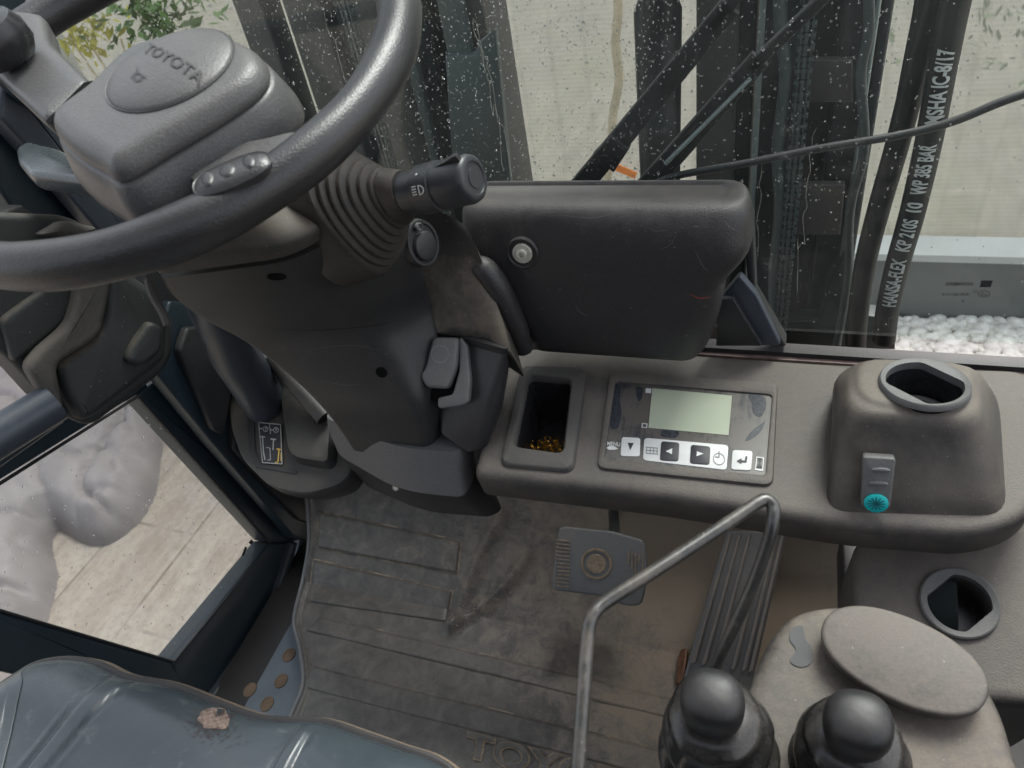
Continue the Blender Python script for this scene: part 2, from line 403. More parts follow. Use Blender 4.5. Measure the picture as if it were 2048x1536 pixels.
def m_net():
    m, N, L, B = newmat('fence_netting'); out = N['Material Output']; tc = N.new('ShaderNodeTexCoord').outputs['Object']
    n1 = noi(N, L, tc, 1.6, 3, .5); n2 = noi(N, L, tc, 12, 5, .6)
    wv = N.new('ShaderNodeTexWave'); wv.wave_type = 'BANDS'; wv.bands_direction = 'Z'; wv.inputs['Scale'].default_value = 22; wv.inputs['Distortion'].default_value = .6; L.new(tc, wv.inputs['Vector'])
    w2 = N.new('ShaderNodeTexWave'); w2.wave_type = 'BANDS'; w2.bands_direction = 'X'; w2.inputs['Scale'].default_value = 2.9; w2.inputs['Distortion'].default_value = 1.0; L.new(tc, w2.inputs['Vector'])
    c = mixc(N, L, ramp(N, L, n1, .3, (0,0,0), .7, (1,1,1)), (.235,.238,.205), (.262,.255,.23))
    c = mixc(N, L, math_(N, L, 'MULTIPLY', ramp(N, L, n1, .52, (0,0,0), .62, (1,1,1)), .4), c, (.235,.275,.165))
    c = mixc(N, L, math_(N, L, 'MULTIPLY', wv.outputs['Fac'], .45), c, (.19,.185,.15))
    c = mixc(N, L, math_(N, L, 'MULTIPLY', ramp(N, L, w2.outputs['Fac'], .93, (0,0,0), .99, (1,1,1)), .35), c, (.16,.165,.13))
    L.new(c, B.inputs['Base Color']); B.inputs['Roughness'].default_value = .8
    tl = N.new('ShaderNodeBsdfTranslucent'); L.new(c, tl.inputs[0]); tr = N.new('ShaderNodeBsdfTransparent')
    a = N.new('ShaderNodeMixShader'); a.inputs[0].default_value = .35; L.new(B.outputs[0], a.inputs[1]); L.new(tl.outputs[0], a.inputs[2])
    b = N.new('ShaderNodeMixShader'); L.new(math_(N, L, 'ADD', math_(N, L, 'MULTIPLY', n2, .30), .10), b.inputs[0]); L.new(a.outputs[0], b.inputs[1]); L.new(tr.outputs[0], b.inputs[2])
    L.new(b.outputs[0], out.inputs[0]); return m
M['net'] = m_net()
def m_pave(rot):
    m, N, L, B = newmat('paving_stone'); tc = N.new('ShaderNodeTexCoord').outputs['Object']
    v = scaled(N, L, tc, (1,1,1), (0,0,rot))
    br = N.new('ShaderNodeTexBrick'); br.inputs['Scale'].default_value = 1; br.inputs['Brick Width'].default_value = .62; br.inputs['Row Height'].default_value = .27
    br.inputs['Mortar Size'].default_value = .006; br.inputs['Color1'].default_value = (.30,.255,.205,1); br.inputs['Color2'].default_value = (.35,.305,.25,1); br.inputs['Mortar'].default_value = (.12,.10,.08,1)
    br.inputs['Mortar Smooth'].default_value = .4; L.new(v, br.inputs['Vector'])
    n = noi(N, L, v, 5, 9, .75, .8); n2 = noi(N, L, v, 45, 6, .7)
    st_ = noi(N, L, scaled(N, L, v, (1.6, 16, 1)), 1, 6, .65, .4)
    c = mixc(N, L, ramp(N, L, st_, .4, (0,0,0), .6, (1,1,1)), br.outputs['Color'], (.23,.19,.155))
    c = mixc(N, L, math_(N, L, 'MULTIPLY', ramp(N, L, n, .4, (0,0,0), .62, (1,1,1)), .7), c, (.33,.30,.265))
    c = mixc(N, L, math_(N, L, 'MULTIPLY', ramp(N, L, n2, .46, (0,0,0), .64, (1,1,1)), .5), c, (.19,.155,.12))
    L.new(c, B.inputs['Base Color']); B.inputs['Roughness'].default_value = .7; return m
_a = oz(200, 1215, -.7); _b = oz(395, 975, -.7)
PAVEROT = -math.atan2(_b.y-_a.y, _b.x-_a.x)
M['pave'] = m_pave(PAVEROT)
M['tarp'] = simple('tarpaulin_cloth', (.20,.182,.178), .62, bump=.5, bs=60, var=.2, vs=5)
M['steelmast'] = plastic('mast_steel', (.024,.029,.030), .40, .5, (.11,.115,.11), 120, .15, .1, 14, .6)
M['mastlight'] = plastic('mast_scuffed_steel', (.075,.092,.090), .4, .5, (.13,.13,.12), 120, .15, .1, 14, .6)
M['rod'] = simple('pale_rod', (.33,.38,.37), .35, .4)
M['hose'] = simple('rubber_hose', (.012,.013,.014), .45, bump=.2, bs=300)
M['brown'] = plastic('brown_dusty_steel', (.05,.045,.042), .6, .5, (.12,.105,.09), 120, .15, .1, 14, .3)
# ------------------------------------------------------------------ outside setting
GZ = -.7
g = MB(); g.add([(-60,-60,GZ),(60,-60,GZ),(60,60,GZ),(-60,60,GZ)], [(0,1,2,3)])
tag(g.build('ground', M['pave'], smooth=0), kind='structure')
# fence
FY = 2.38
f = thing('privacy_fence', 'beige privacy netting stretched between posts beyond the windshield', 'fence', (-1, FY, GZ))
mb = MB(); nx, nz = 120, 24; V = []; Fc = []
for i in range(nx+1):
    for j in range(nz+1):
        x = -5+8*i/nx; z = -.50+2.6*j/nz
        V.append((x, FY+.012*math.sin(x*7)*math.sin(z*2)+.006*noise.noise(Vector((x*3, z*3, 0))), z))
for i in range(nx):
    for j in range(nz): a = i*(nz+1)+j; Fc.append((a, a+1, a+nz+2, a+nz+1))
mb.add(V, Fc); mb.build('netting', M['net'], f)
for x in (-4.6, -2.75, 1.25, 2.9):
    mb = MB(); box(mb, (x, FY+.05, .6), .05, .05, 2.6); mb.build('post', M['kerb'], f)
k = thing('garden_edging', 'low grey edging board with pale lip at the foot of the netting fence', 'edging', (0, FY-.06, GZ))
mb = MB(); box(mb, (-1, FY-.10, -.595), 8, .10, .25); mb.build('board', M['kerb'], k)
mb = MB(); box(mb, (-1, FY-.098, -.461), 8, .112, .024); mb.build('lip', M['kerbtop'], k)
# pebbles
mb = MB(); bmi = bmesh.new(); bmesh.ops.create_icosphere(bmi, subdivisions=2, radius=1); iv = [v.co.copy() for v in bmi.verts]; ifc = [tuple(v.index for v in q.verts) for q in bmi.faces]; bmi.free()
for i in range(3000):
    x = random.uniform(.15, 1.25); y = random.uniform(1.75, FY-.16); s = random.choice([.010,.013,.016,.019,.022])*random.uniform(.85,1.15); e1, e2 = random.uniform(.75,1.45), random.uniform(.7,1.1); sd_ = random.uniform(0,50)
    rt = Matrix.Rotation(random.uniform(0, 6.28), 3, 'Z') @ Matrix.Rotation(random.uniform(-.5, .5), 3, 'X')
    c = Vector((x, y, GZ+s*.35+random.uniform(0, .02)))
    mb.add([c + rt @ (Vector((v.x*s*e1, v.y*s*e2, v.z*s*.7))*(1+.22*noise.noise(v*1.3+Vector((sd_,0,0))))) for v in iv], ifc)
tag(mb.build('pebbles', M['stone'], smooth=180), kind='stuff', label='bed of white pebbles at the foot of the grey edging', cat='pebbles')
# shrubs behind the netting
def shrub(name, cx_, cz_, rx, rz, n, mat, label, FY=FY):
    t = thing(name, label, 'shrub', (cx_, FY+.45, GZ))
    mb = MB()
    for b_ in range(3 if FY < 2 else 0):
        a = Vector((cx_+random.uniform(-.1,.1), FY+.45, GZ)); e = Vector((cx_+random.uniform(-rx, rx)*.7, FY+.45+random.uniform(-.1,.1), cz_+random.uniform(-rz, rz)*.6))
        tube(mb, cat([a, (a+e)/2+Vector((random.uniform(-.05,.05),0,.05)), e], 4), .004, 6)
    if mb.v: mb.build('stem', M['bark'], t)
    mb = MB()
    for i in range(n):
        q = Vector((random.gauss(0,.45), random.gauss(0,.3), random.gauss(0,.45)))
        if noise.noise(q*2.2+Vector((cx_,0,0))) < -.12: continue
        c = Vector((cx_+q.x*rx, FY+.32+abs(q.y)*.35, cz_+q.z*rz)); s = random.uniform(.014,.032)
        a = Vector((random.gauss(0,1),random.gauss(0,1),random.gauss(0,1))).normalized(); b_ = a.cross(Vector((random.gauss(0,1),.3,1))).normalized()
        mb.add([c-a*s, c+b_*s*.45, c+a*s, c-b_*s*.45], [(0,1,2,3)])
    mb.build('foliage', mat, t, smooth=0)
p = oy(330, 30, FY-.2); shrub('shrub', p.x, p.z, .24, .17, 420, M['leaf'], 'green shrub in front of the netting, seen above the steering wheel hub', FY-.62)
p = oy(180, 55, FY-.2); shrub('shrub', p.x, p.z, .09, .10, 170, M['leafy'], 'yellow green shrub in front of the netting beside the steering wheel spoke', FY-.62)
p = oy(2000, 40, FY+.4); shrub('shrub', p.x, p.z+.1, .30, .35, 260, M['leaf'], 'pale green shrub behind the netting at the upper right of the windshield')
# pale climbing stem in front of netting
mb = MB(); P = [oy(u, v, FY-.10) for u, v in ((1232,-60),(1236,20),(1231,90),(1238,160),(1226,230),(1222,300),(1212,385),(1205,480),(1200,700))]
P.append(Vector((P[-1].x, P[-1].y, GZ))); tube(mb, cat(P, 5), .0135, 8)
tag(mb.build('plant_stem', M['bark']), 'pale knobbly woody stem climbing in front of the netting fence', 'stem')
# orange reflection built as a thin strip on the netting
def quadbar(name, a, b, wpx, plane, th, mat, label, cat_, parent=None):
    pa, pb = Vector((a[0], a[1])), Vector((b[0], b[1])); n = Vector((-(pb-pa).y, (pb-pa).x)).normalized()*wpx/2
    P = [plane(*(pa+n)), plane(*(pb+n)), plane(*(pb-n)), plane(*(pa-n))]
    mb = MB(); slab(mb, P, plane.n, th, min(.002, th*.3), 2); o = mb.build(name, mat, parent)
    if label: tag(o, label, cat_)
    return o
quadbar('orange_reflection', (1228,333), (1272,352), 14, ypl(FY-.03), .004, M['orange'], 'short orange reflection, modelled on the netting just above the black padded cover', 'reflection')
# tarpaulin outside the door
def ground_at(u, v): return oz(u, v, GZ)
TE = cat([ground_at(u, v) for u, v in ((420,620),(375,760),(338,850),(322,920),(312,990),(275,1050),(215,1092),(160,1085),(118,1062),(105,1100),(118,1150),(100,1230),(60,1400))], 2)
def tdist(x, y):
    best = 1e9; ins = False
    PG = TE+[Vector((TE[-1].x-1.0, -4, 0)), Vector((-9, -4, 0)), Vector((-9, 6, 0)), Vector((TE[0].x, 6, 0))]
    for a, b in zip(PG, PG[1:]+PG[:1]):
        if (a.y > y) != (b.y > y) and x < (b.x-a.x)*(y-a.y)/(b.y-a.y)+a.x: ins = not ins
    sg = 1 if ins else -1
    for a, b in zip(TE[:-1], TE[1:]):
        ex_, ey_ = b.x-a.x, b.y-a.y; l2 = ex_*ex_+ey_*ey_ or 1e-9
        t = max(0, min(1, ((x-a.x)*ex_+(y-a.y)*ey_)/l2)); dx, dy = x-a.x-t*ex_, y-a.y-t*ey_; d_ = math.hypot(dx, dy)
        best = min(best, d_)
    return best*sg
NX, NY = 230, 220; V = []; Fc = []; ok = []
for i in range(NX+1):
    for j in range(NY+1):
        x = -3.5+2.4*i/NX; y = .0+2.3*j/NY; d_ = tdist(x, y)
        q = Vector((x*1.6, y*1.6, 0)); fo = noise.noise(q+Vector((0,0,5)))
        rdg = 1-abs(noise.noise(Vector((x*3.0+y*1.5, y*2.4, 3))))*2.6; rdg2 = 1-abs(noise.noise(Vector((x*5.5, y*4.2+x, 8))))*2
        cr1 = abs(noise.noise(Vector((x*2.6+y*1.8+.25*noise.noise(q*3), y*1.4-x*.6, 3)))); cr2 = abs(noise.noise(Vector((x*5.2-y*2, y*6.2+x*2, 8)))); cr3 = abs(noise.noise(Vector((x*13, y*11+x*4, 2))))
        hh = (.13*math.sqrt(max(0, min(1, d_/.07)))*(1+.25*fo) - .01 + .10*min(.35, cr1)*min(1, d_/.15) + .045*min(.25, cr2)*min(1, d_/.1) + .012*cr3 - .028*math.exp(-(cr1/.035)**2)*min(1, d_/.05) - .012*math.exp(-(cr2/.04)**2)*min(1, d_/.05)) if d_ > 0 else d_*1.2-.02
        V.append(Vector((x, y, GZ+hh))); ok.append(d_ > -.07)
for i in range(NX):
    for j in range(NY):
        a = i*(NY+1)+j; qd = (a, a+1, a+NY+2, a+NY+1)
        if all(ok[k] for k in qd): Fc.append(qd)
used_ = sorted({k for f_ in Fc for k in f_}); mp = {k: n_ for n_, k in enumerate(used_)}
tag(mk('tarpaulin', [V[k] for k in used_], [tuple(mp[k] for k in f_) for f_ in Fc], M['tarp'], None, 180, origin=(-2.2, 1.2, GZ)), 'creased pinkish grey tarpaulin lying over a heap beyond the door glass', 'tarpaulin')

# ------------------------------------------------------------------ mast
MY = 1.02
mast = thing('lift_mast', 'black steel lift mast with two uprights beyond the rainy windshield', 'mast', (-.2, MY, GZ))
def vbar(name, u0, u1, y, dep, mat, parent, vref=0, z0=-.68, z1=1.5, dx=0):
    a = oy(u0, vref, y).x; b = oy(u1, vref, y).x
    mb = MB(); P = [Vector((a,y,0)), Vector((b,y,0)), Vector((b,y+dep,0)), Vector((a,y+dep,0))]
    P = fillet(P, .004, 3); rings(mb, [[p+Vector((0,0,z0)) for p in P], [p+Vector((0,0,z1)) for p in P]])
    return mb.build(name, mat, parent)
vbar('side_bar', 462, 520, MY, .05, M['steelmast'], mast)
vbar('outer_upright', 562, 640, MY, .12, M['steelmast'], mast)
vbar('upright_web', 640, 700, MY+.03, .06, M['mastlight'], mast)
vbar('inner_upright', 700, 845, MY+.015, .12, M['steelmast'], mast)
vbar('guide_rail', 782, 800, MY-.01, .02, M['mastlight'], mast)
vbar('roller_channel', 845, 880, MY+.04, .06, M['steelmast'], mast)
vbar('front_flange', 872, 925, MY-.01, .05, M['mastlight'], mast)
vbar('outer_flange', 925, 962, MY, .10, M['brown'], mast)
# right side
vbar('cylinder', 1392, 1478, MY, .08, M['brown'], mast)
vbar('inner_upright', 1478, 1515, MY+.02, .10, M['steelmast'], mast)
vbar('cylinder_rod', 1519, 1533, MY-.02, .012, M['rod'], mast)
vbar('outer_upright', 1533, 1620, MY+.01, .10, M['steelmast'], mast)
vbar('upright_web', 1620, 1690, MY+.04, .06, M['steelmast'], mast)
vbar('outer_upright', 1690, 1762, MY, .10, M['steelmast'], mast)
vbar('guide_rail', 1754, 1764, MY-.01, .012, M['rod'], mast)
vbar('roller_channel', 1764, 1790, MY+.03, .08, M['steelmast'], mast)
# bracket plates on left flange
mb = MB(); P = [oy(u, v, MY-.02) for u, v in ((890,112),(948,110),(958,84),(990,60),(1022,380),(985,380),(910,400))]
slab(mb, P, (0,-1,0), .012, .002); mb.build('bracket_plate', M['mastlight'], mast)
mb = MB(); P = [oy(u, v, MY-.025) for u, v in ((1600,205),(1705,205),(1705,120),(1600,120))]
slab(mb, P, (0,-1,0), .012, .002); mb.build('bracket_plate', M['brown'], mast)
mb = MB(); P = [oy(u, v, MY-.025) for u, v in ((1545,470),(1680,470),(1690,370),(1550,370))]
slab(mb, P, (0,-1,0), .012, .002); mb.build('bracket_plate', M['brown'], mast)
mb = MB(); P = [oy(u, v, MY-.03) for u, v in ((1500,700),(1790,700),(1790,640),(1725,630),(1700,500),(1660,560),(1640,640),(1500,650))]
slab(mb, P, (0,-1,0), .03, .003); mb.build('cross_member', M['steelmast'], mast)
# lift chain
def chain(u0, label, v0=0):
    y = MY-.045; x = oy(u0, v0, y).x
    mb = MB(); z = -.6; kk = 0
    while z < 1.3:
        for s in (-1, 0, 1):
            box(mb, (x+s*.006+(.0025 if kk % 2 else -.0025)*0, y, z), .0022 if s else .004, .016, .0125)
        lathe(mb, (x-.010, y, z), (1,0,0), [(0,.0001),(0,.0045),(.020,.0045),(.020,.0001)], 8)
        z += .0135; kk += 1
    tag(mb.build('lift_chain', M['mastlight'], smooth=30), label, 'chain', 'lift chains in front of the mast')
chain(1620, 'steel leaf chain hanging in front of the right mast upright')
chain(690, 'steel leaf chain running beside the left mast upright')
# hydraulic hoses
def hose(P, r, name, label, mat=None, sub=6, group=None, cat_='hose'):
    mb = MB(); tube(mb, cat(P, sub), r, 16); return tag(mb.build(name, mat or M['hose'], smooth=60), label, cat_, group)
HY = .90
hp = [oy(u, v, HY) for u, v in ((1950,-160),(1912,0),(1886,130),(1858,280),(1826,420),(1795,530),(1775,620),(1768,680))]
hr = .0145
hobj = hose(hp, hr, 'hydraulic_hose', 'black hydraulic hose with white lettering on the right of the mast', group='hydraulic hoses')
hose([oy(u, v, HY+.03) for u, v in ((1905,-160),(1872,0),(1838,120),(1797,280),(1757,420),(1730,530),(1715,640),(1710,720))], .0135, 'hydraulic_hose', 'plain black hydraulic hose just left of the lettered hose', group='hydraulic hoses')
hose([oy(u, v, HY+.05) for u, v in ((1862,-160),(1845,0),(1822,120),(1790,280),(1755,420),(1725,560),(1715,700))], .008, 'hydraulic_hose', 'thin inner hydraulic hose beside the two thick ones', group='hydraulic hoses')
hose([oy(u, v, MY-.04) for u, v in ((1560,-60),(1562,60),(1572,150),(1556,300),(1560,420),(1548,560),(1552,700))], .008, 'hydraulic_hose', 'thin wavy hose in front of the dark right mast upright', M['mastlight'], group='hydraulic hoses')
hose([oy(u, v, MY-.05) for u, v in ((1735,-60),(1738,60),(1722,150),(1728,300),(1700,420),(1695,560),(1672,700))], .006, 'hydraulic_hose', 'thin scuffed hose beside the outermost right mast rail', M['mastlight'], group='hydraulic hoses')
# elbow hose / cylinder at 1290-1350
hose([oy(u, v, .93) for u, v in ((1330,-120),(1320,0),(1316,60))], .020, 'hydraulic_hose', 'short bent upper hose end above the middle lift cylinder', M['hose'], group='hydraulic hoses')
mb = MB(); x = oy(1316, 60, .95).x
lathe(mb, oy(1322, 470, .95), (oy(1316,60,.95)-oy(1322,470,.95)), [(0,.001),(0,.026),(.30,.028),(.315,.022),(.318,.001)], 24)
tag(mb.build('tilt_cylinder', M['hose'], smooth=40), 'wet black vertical cylinder standing left of the crossed wiper arms', 'cylinder')
# lettering on hose : sits on hose surface facing camera
def project(p):
    q = rows.transposed() @ (Vector(p)-CAM); return Vector((1024+FPX*q.x/q.z, 768+FPX*q.y/q.z))
HC = cat(hp, 6); HV = [project(p).y for p in HC]
def hose_text(s, v0, v1, side=0):
    def cp(v):
        for k in range(len(HC)-1):
            if HV[k] <= v <= HV[k+1]: return HC[k].lerp(HC[k+1], (v-HV[k])/(HV[k+1]-HV[k]))
    V, Fc = textmesh(s, .030, cuts=True)
    x0 = min(q.x for q in V); x1 = max(q.x for q in V); y0 = min(q.y for q in V); y1 = max(q.y for q in V)
    out = []
    for q in V:
        t = (q.x-x0)/(x1-x0); v = v0+(v1-v0)*t; c = cp(v)
        d = (CAM-c).normalized(); ax = (cp(v-9)-cp(v+9)).normalized(); sd_ = d.cross(ax).normalized(); d = ax.cross(sd_)*-1
        if d.dot(CAM-c) < 0: d = -d
        ang = -.05 + ((q.y-y0)/(y1-y0)-.5)*1.15
        # text up direction = left on screen when reading bottom-to-top
        lft = sd_ if (sd_.dot(_X.lerp(Vector((1,0,0)),0)) < 0) else -sd_
        out.append(c + (d*math.cos(ang)+lft*math.sin(ang))*(hr+.0008))
    return out, Fc
for s, a, b in (('HANSA-FLEX', 600, 507), ('KP 210S', 490, 427), ('10', 412, 393), ('WP 385 BAR', 378, 278), ('MSHA IC-8/17', 238, 88)):
    mk('lettering', *hose_text(s, a, b), M['white'], hobj, 0)
# wiper arms (outside the glass)
WY = .715
def wbar(pa, pb, wid, th, y, mat, parent, name):
    a = oy(*pa, y); b = oy(*pb, y); t = (b-a).normalized(); n = t.cross(Vector((0,1,0))).normalized()
    P = [a+n*wid/2, b+n*wid/2*.8, b-n*wid/2*.8, a-n*wid/2]; mb = MB(); slab(mb, P, (0,-1,0), th, .002); return mb.build(name, mat, parent)
wp = thing('wiper_arm', 'upper of two black parallel wiper arms crossing the windshield diagonally', 'wiper', oy(1150,390,WY), 'parallel wiper arms')
wbar((1120,425), (1460,15), .024, .008, WY, M['hose'], wp, 'arm'); wbar((1205,330), (1240,286), .028, .012, WY-.004, M['hose'], wp, 'clip'); wbar((1420,60), (1560,-110), .012, .01, WY, M['hose'], wp, 'arm_tip')
wp = thing('wiper_arm', 'lower of two black parallel wiper arms crossing the windshield diagonally', 'wiper', oy(1280,390,WY), 'parallel wiper arms')
wbar((1245,430), (1520,120), .023, .008, WY, M['hose'], wp, 'arm'); wbar((1500,140), (1720,-70), .011, .010, WY, M['hose'], wp, 'arm_tip')
wbar((1330,330), (1500,160), .004, .012, WY-.006, M['rod'], wp, 'spring')
hose([oy(u, v, .705) for u, v in ((1270,400),(1310,368),(1360,350),(1500,325),(1640,297),(1790,272),(1900,245),(2000,205),(2070,180),(2200,130))], .0036, 'washer_tube', 'thin dark tube sagging across the windshield behind the hoses', M['black'], cat_='tube')
# ------------------------------------------------------------------ windshield
GY = .69
ws = thing('windshield', 'rain-spotted front windshield above the dashboard', 'windshield', (-.2, GY, .42))
mb = MB(); box(mb, (-.2, GY, 1.0), 1.3, .005, 1.16); mb.build('pane', M['glass'], ws, smooth=0)
P0 = oy(1560, 690, GY); zb = P0.z
mb = MB()
rr = [Vector((-.9, GY-.012, zb+.004)), Vector((.6, GY-.012, zb+.004))]
box(mb, (-.15, GY-.008, zb-.002), 1.5, .016, .010); mb.build('bottom_seal', M['black'], ws)
mb = MB(); box(mb, (-.15, GY-.018, zb-.006), 1.5, .006, .006); mb.build('trim_strip', simple('worn_red_brown_trim', (.16,.11,.10), .5, var=.5, vs=60), ws)
# glass marking (mirrored, printed on the glass)
def mark(mb, s, u0, v0, u1, v1, h, bold=.0):
    pl_ = ypl(GY-.0035); text_on(mb, s, pl_(u1, v1), pl_(u0, v0), pl_(u1, v1-h), bold)
mb = MB(); mark(mb, 'HOWMERSI', 1892, 571, 1946, 571, 7, .02); mark(mb, '43R-001219', 1884, 592, 1938, 591, 6, .01); mark(mb, 'AS', 1946, 585, 1956, 585, 5); mark(mb, 'e3', 1962, 592, 1974, 592, 7); mark(mb, '6', 1923, 604, 1928, 604, 6)
yp = ypl(GY-.0035)
flat(mb, yp.pts([(1963,560),(1986,560),(1981,574),(1959,574)]), (0,-1,0), .0003)
c = yp(1968,588); a = yp(1980,588)-c; b = yp(1968,581)-c
o1 = ell(c, a, b, 28); o2 = ell(c, a*.86, b*.86, 28); mb.add(o1+o2, [(i, (i+1) % 28, 28+(i+1) % 28, 28+i) for i in range(28)])
mk('glass_marking', mb.v, mb.f, M['ink'], ws, 0)
# water drops
mb = MB(); bmi = bmesh.new(); bmesh.ops.create_icosphere(bmi, subdivisions=1, radius=1); jv = [v.co.copy() for v in bmi.verts]; jf = [tuple(v.index for v in q.verts) for q in bmi.faces]; bmi.free()
x0_, x1_ = oy(150, 0, GY).x, oy(2048, 0, GY).x
cnt = 0
while cnt < 6500:
    u = random.uniform(130, 2048); v = random.uniform(0, 690)
    dens = 1.0 if u < 1350 else (.38 if u < 1800 else .12)
    if v > 400: dens *= .35
    if random.random() > dens*(.5+.8*max(0, noise.noise(Vector((u*.006, v*.006, 3)))+.35)): continue
    p = oy(u, v, GY+.003)
    s = random.choice([.00035,.0004,.0005,.0006,.0008,.0009]) * random.uniform(.7, 1.2)
    if random.random() < .03: s *= 1.8
    mb.add([p + Vector((q.x*s, q.y*s*.5, q.z*s*(1.0 if random.random() < .7 else 1.5))) for q in jv], jf); cnt += 1
for k_ in range(5):
    u = random.choice([random.uniform(1500,1780), random.uniform(560,1000)]); v = random.uniform(-60, 350); P = []
    for q in range(14): P.append(oy(u+random.uniform(-5,5)+(1390-u)*q*.012, v+q*random.uniform(18,26), GY+.003))
    P = [p for p in P if p.z > zb+.02]
    if len(P) > 4: tube(mb, cat(P, 3), [random.uniform(.0002,.0004) for _ in range((len(P)-1)*3+1)], 6)
tag(mb.build('raindrops', M['water'], smooth=180), 'raindrops scattered over the windshield glass', 'raindrops', kind='stuff')
# ledge below windshield
lg = thing('windshield_sill', 'grey painted metal sill between dashboard and windshield', 'sill', (0, GY, .40))
mb = MB(); P = [Vector((-.75, GY-.02, zb-.012)), Vector((.7, GY-.02, zb-.012)), Vector((.7, GY-.068, zb-.022)), Vector((-.75, GY-.068, zb-.022))]
nn = nrm((P[1]-P[0]).cross(P[2]-P[1])); nn = nn if nn.z > 0 else -nn
slab(mb, P, nn, .02, .003); mb.build('sill_plate', plastic('sill_paint', (.13,.14,.135), .5, .5, (.2,.18,.15), 300, .1, .5, 20, .2), lg)
# gusset pillar behind cover
gp = thing('pillar_gusset', 'triangular blue-grey steel gusset behind the right end of the padded cover', 'gusset', oy(1500,680,.66))
mb = MB(); P = ypl(.655).pts([(1480,552),(1512,590),(1562,692),(1435,692),(1440,600)]); slab(mb, fillet(P, .004, 3), (0,-1,0), .01, .002); mb.build('plate', M['navy2'], gp)
mb = MB(); P = ypl(.676).pts([(1492,420),(1506,440),(1512,590),(1572,692),(1555,692),(1498,590),(1480,430)]); slab(mb, P, (0,-1,0), .02, .003); mb.build('edge_seal', M['black'], gp)
mb = MB(); slab(mb, ypl(.648).pts([(1436,600),(1466,596),(1524,692),(1432,692)]), (0,-1,0), .006, .001); mb.build('lower_web', M['black'], gp)
# ------------------------------------------------------------------ dashboard
DP = Plane((0, .50, .385), (0, -.15, 1))
dash = thing('dashboard', 'dusty charcoal dashboard shelf running across the cab below the windshield', 'dashboard', (0, .55, .34))
top = DP.pts([(1018,690),(1330,700),(1660,722),(2060,735),(2110,800),(2110,950),(2060,1035),(1950,1068),(1700,1050),(1330,992),(943,948),(985,800)])
top = fillet(top, [.01,.02,.02,.02,.03,.03,.05,.05,.03,.03,.012,.01], 5)
mb = MB(); stack(mb, top, DP.n, [(.012,0),(.007,-.0008),(.0035,-.003),(.001,-.007),(0,-.012),(.001,-.040),(.004,-.044),(.010,-.046)]); dpan = mb.build('shelf', M['dash'], dash)
# tray
tr_out = fillet(DP.pts([(1043,735),(1176,740),(1148,948),(1000,934)]), .012, 6)
tr_in = fillet(DP.pts([(1058,758),(1144,766),(1127,912),(1030,898)]), .008, 6)
hole = MB(); rings(hole, [[p+DP.n*.03 for p in inset(tr_in, DP.n, -.001)], [p-DP.n*.08 for p in inset(tr_in, DP.n, -.001)]])
cut = hole.build('cut', M['void']); boolean(dpan, cut)
tray = thing('dash_tray', 'small rectangular rubber-rimmed storage tray sunk in the left of the dashboard', 'tray', DP(1090,840))
mb = MB(); R = [tr_out]
R = [[p+DP.n*.0005 for p in tr_out], [p+DP.n*.005 for p in inset(tr_out, DP.n, .0012)], [p+DP.n*.0065 for p in inset(tr_out, DP.n, .003)],
     [p+DP.n*.0065 for p in inset(tr_in, DP.n, -.002)], [p+DP.n*.004 for p in tr_in], [p-DP.n*.003 for p in inset(tr_in, DP.n, .0006)]]
rings(mb, R, False, False); mb.build('rim', plastic('tray_rim', (.06,.058,.056), .6, .5, (.18,.155,.13), 700, .3, .5, 14, .1), tray)
mb = MB(); rings(mb, [[p-DP.n*.0028 for p in inset(tr_in, DP.n, .0006)], [p-DP.n*.062 for p in inset(tr_in, DP.n, .007)]], False, True); mb.build('bin', M['gloss'], tray)
mb = MB()
ctr = DP(1102, 905, -.040)
for i in range(260):
    p = ctr + Vector((random.gauss(0,.010), random.gauss(.004,.006), random.uniform(0,.008))); s = random.uniform(.0008,.0024)
    mb.add([p+Vector((random.uniform(-s,s), random.uniform(-s,s), random.uniform(-s,s))) for _ in range(4)], [(0,1,2),(0,2,3),(0,3,1),(1,3,2)])
tag(mb.build('gold_flakes', M['amber'], smooth=0), 'pinch of gold foil flakes lying in the dashboard tray', 'flakes', kind='stuff')
# display unit
dis = thing('display_unit', 'rectangular display unit with pale green screen and a row of buttons in the dashboard', 'display', DP(1380,860))
d_out = fillet(DP.pts([(1220,745),(1556,770),(1546,976),(1193,940)]), .010, 6)
d_in = fillet(DP.pts([(1231,766),(1545,793),(1531,955),(1209,923)]), .005, 6)
mb = MB(); rings(mb, [[p+DP.n*.0006 for p in d_out], [p+DP.n*.0035 for p in inset(d_out, DP.n, .001)], [p+DP.n*.0042 for p in inset(d_out, DP.n, .0025)],
      [p+DP.n*.0042 for p in inset(d_in, DP.n, -.0012)], [p+DP.n*.0035 for p in d_in], [p+DP.n*.0008 for p in inset(d_in, DP.n, .0006)]], False, False)
mb.build('bezel', M['dash'], dis)
mb = MB(); flat(mb, inset(d_in, DP.n, -.0005), DP.n, .0018, .0012); mk('overlay', mb.v, mb.f, M['panel'], dis, 0)
mb = MB(); flat(mb, DP.pts([(1305,779),(1464,794),(1457,873),(1297,858)]), DP.n, .0023, .0004); mk('screen', mb.v, mb.f, M['lcd'], dis, 0)
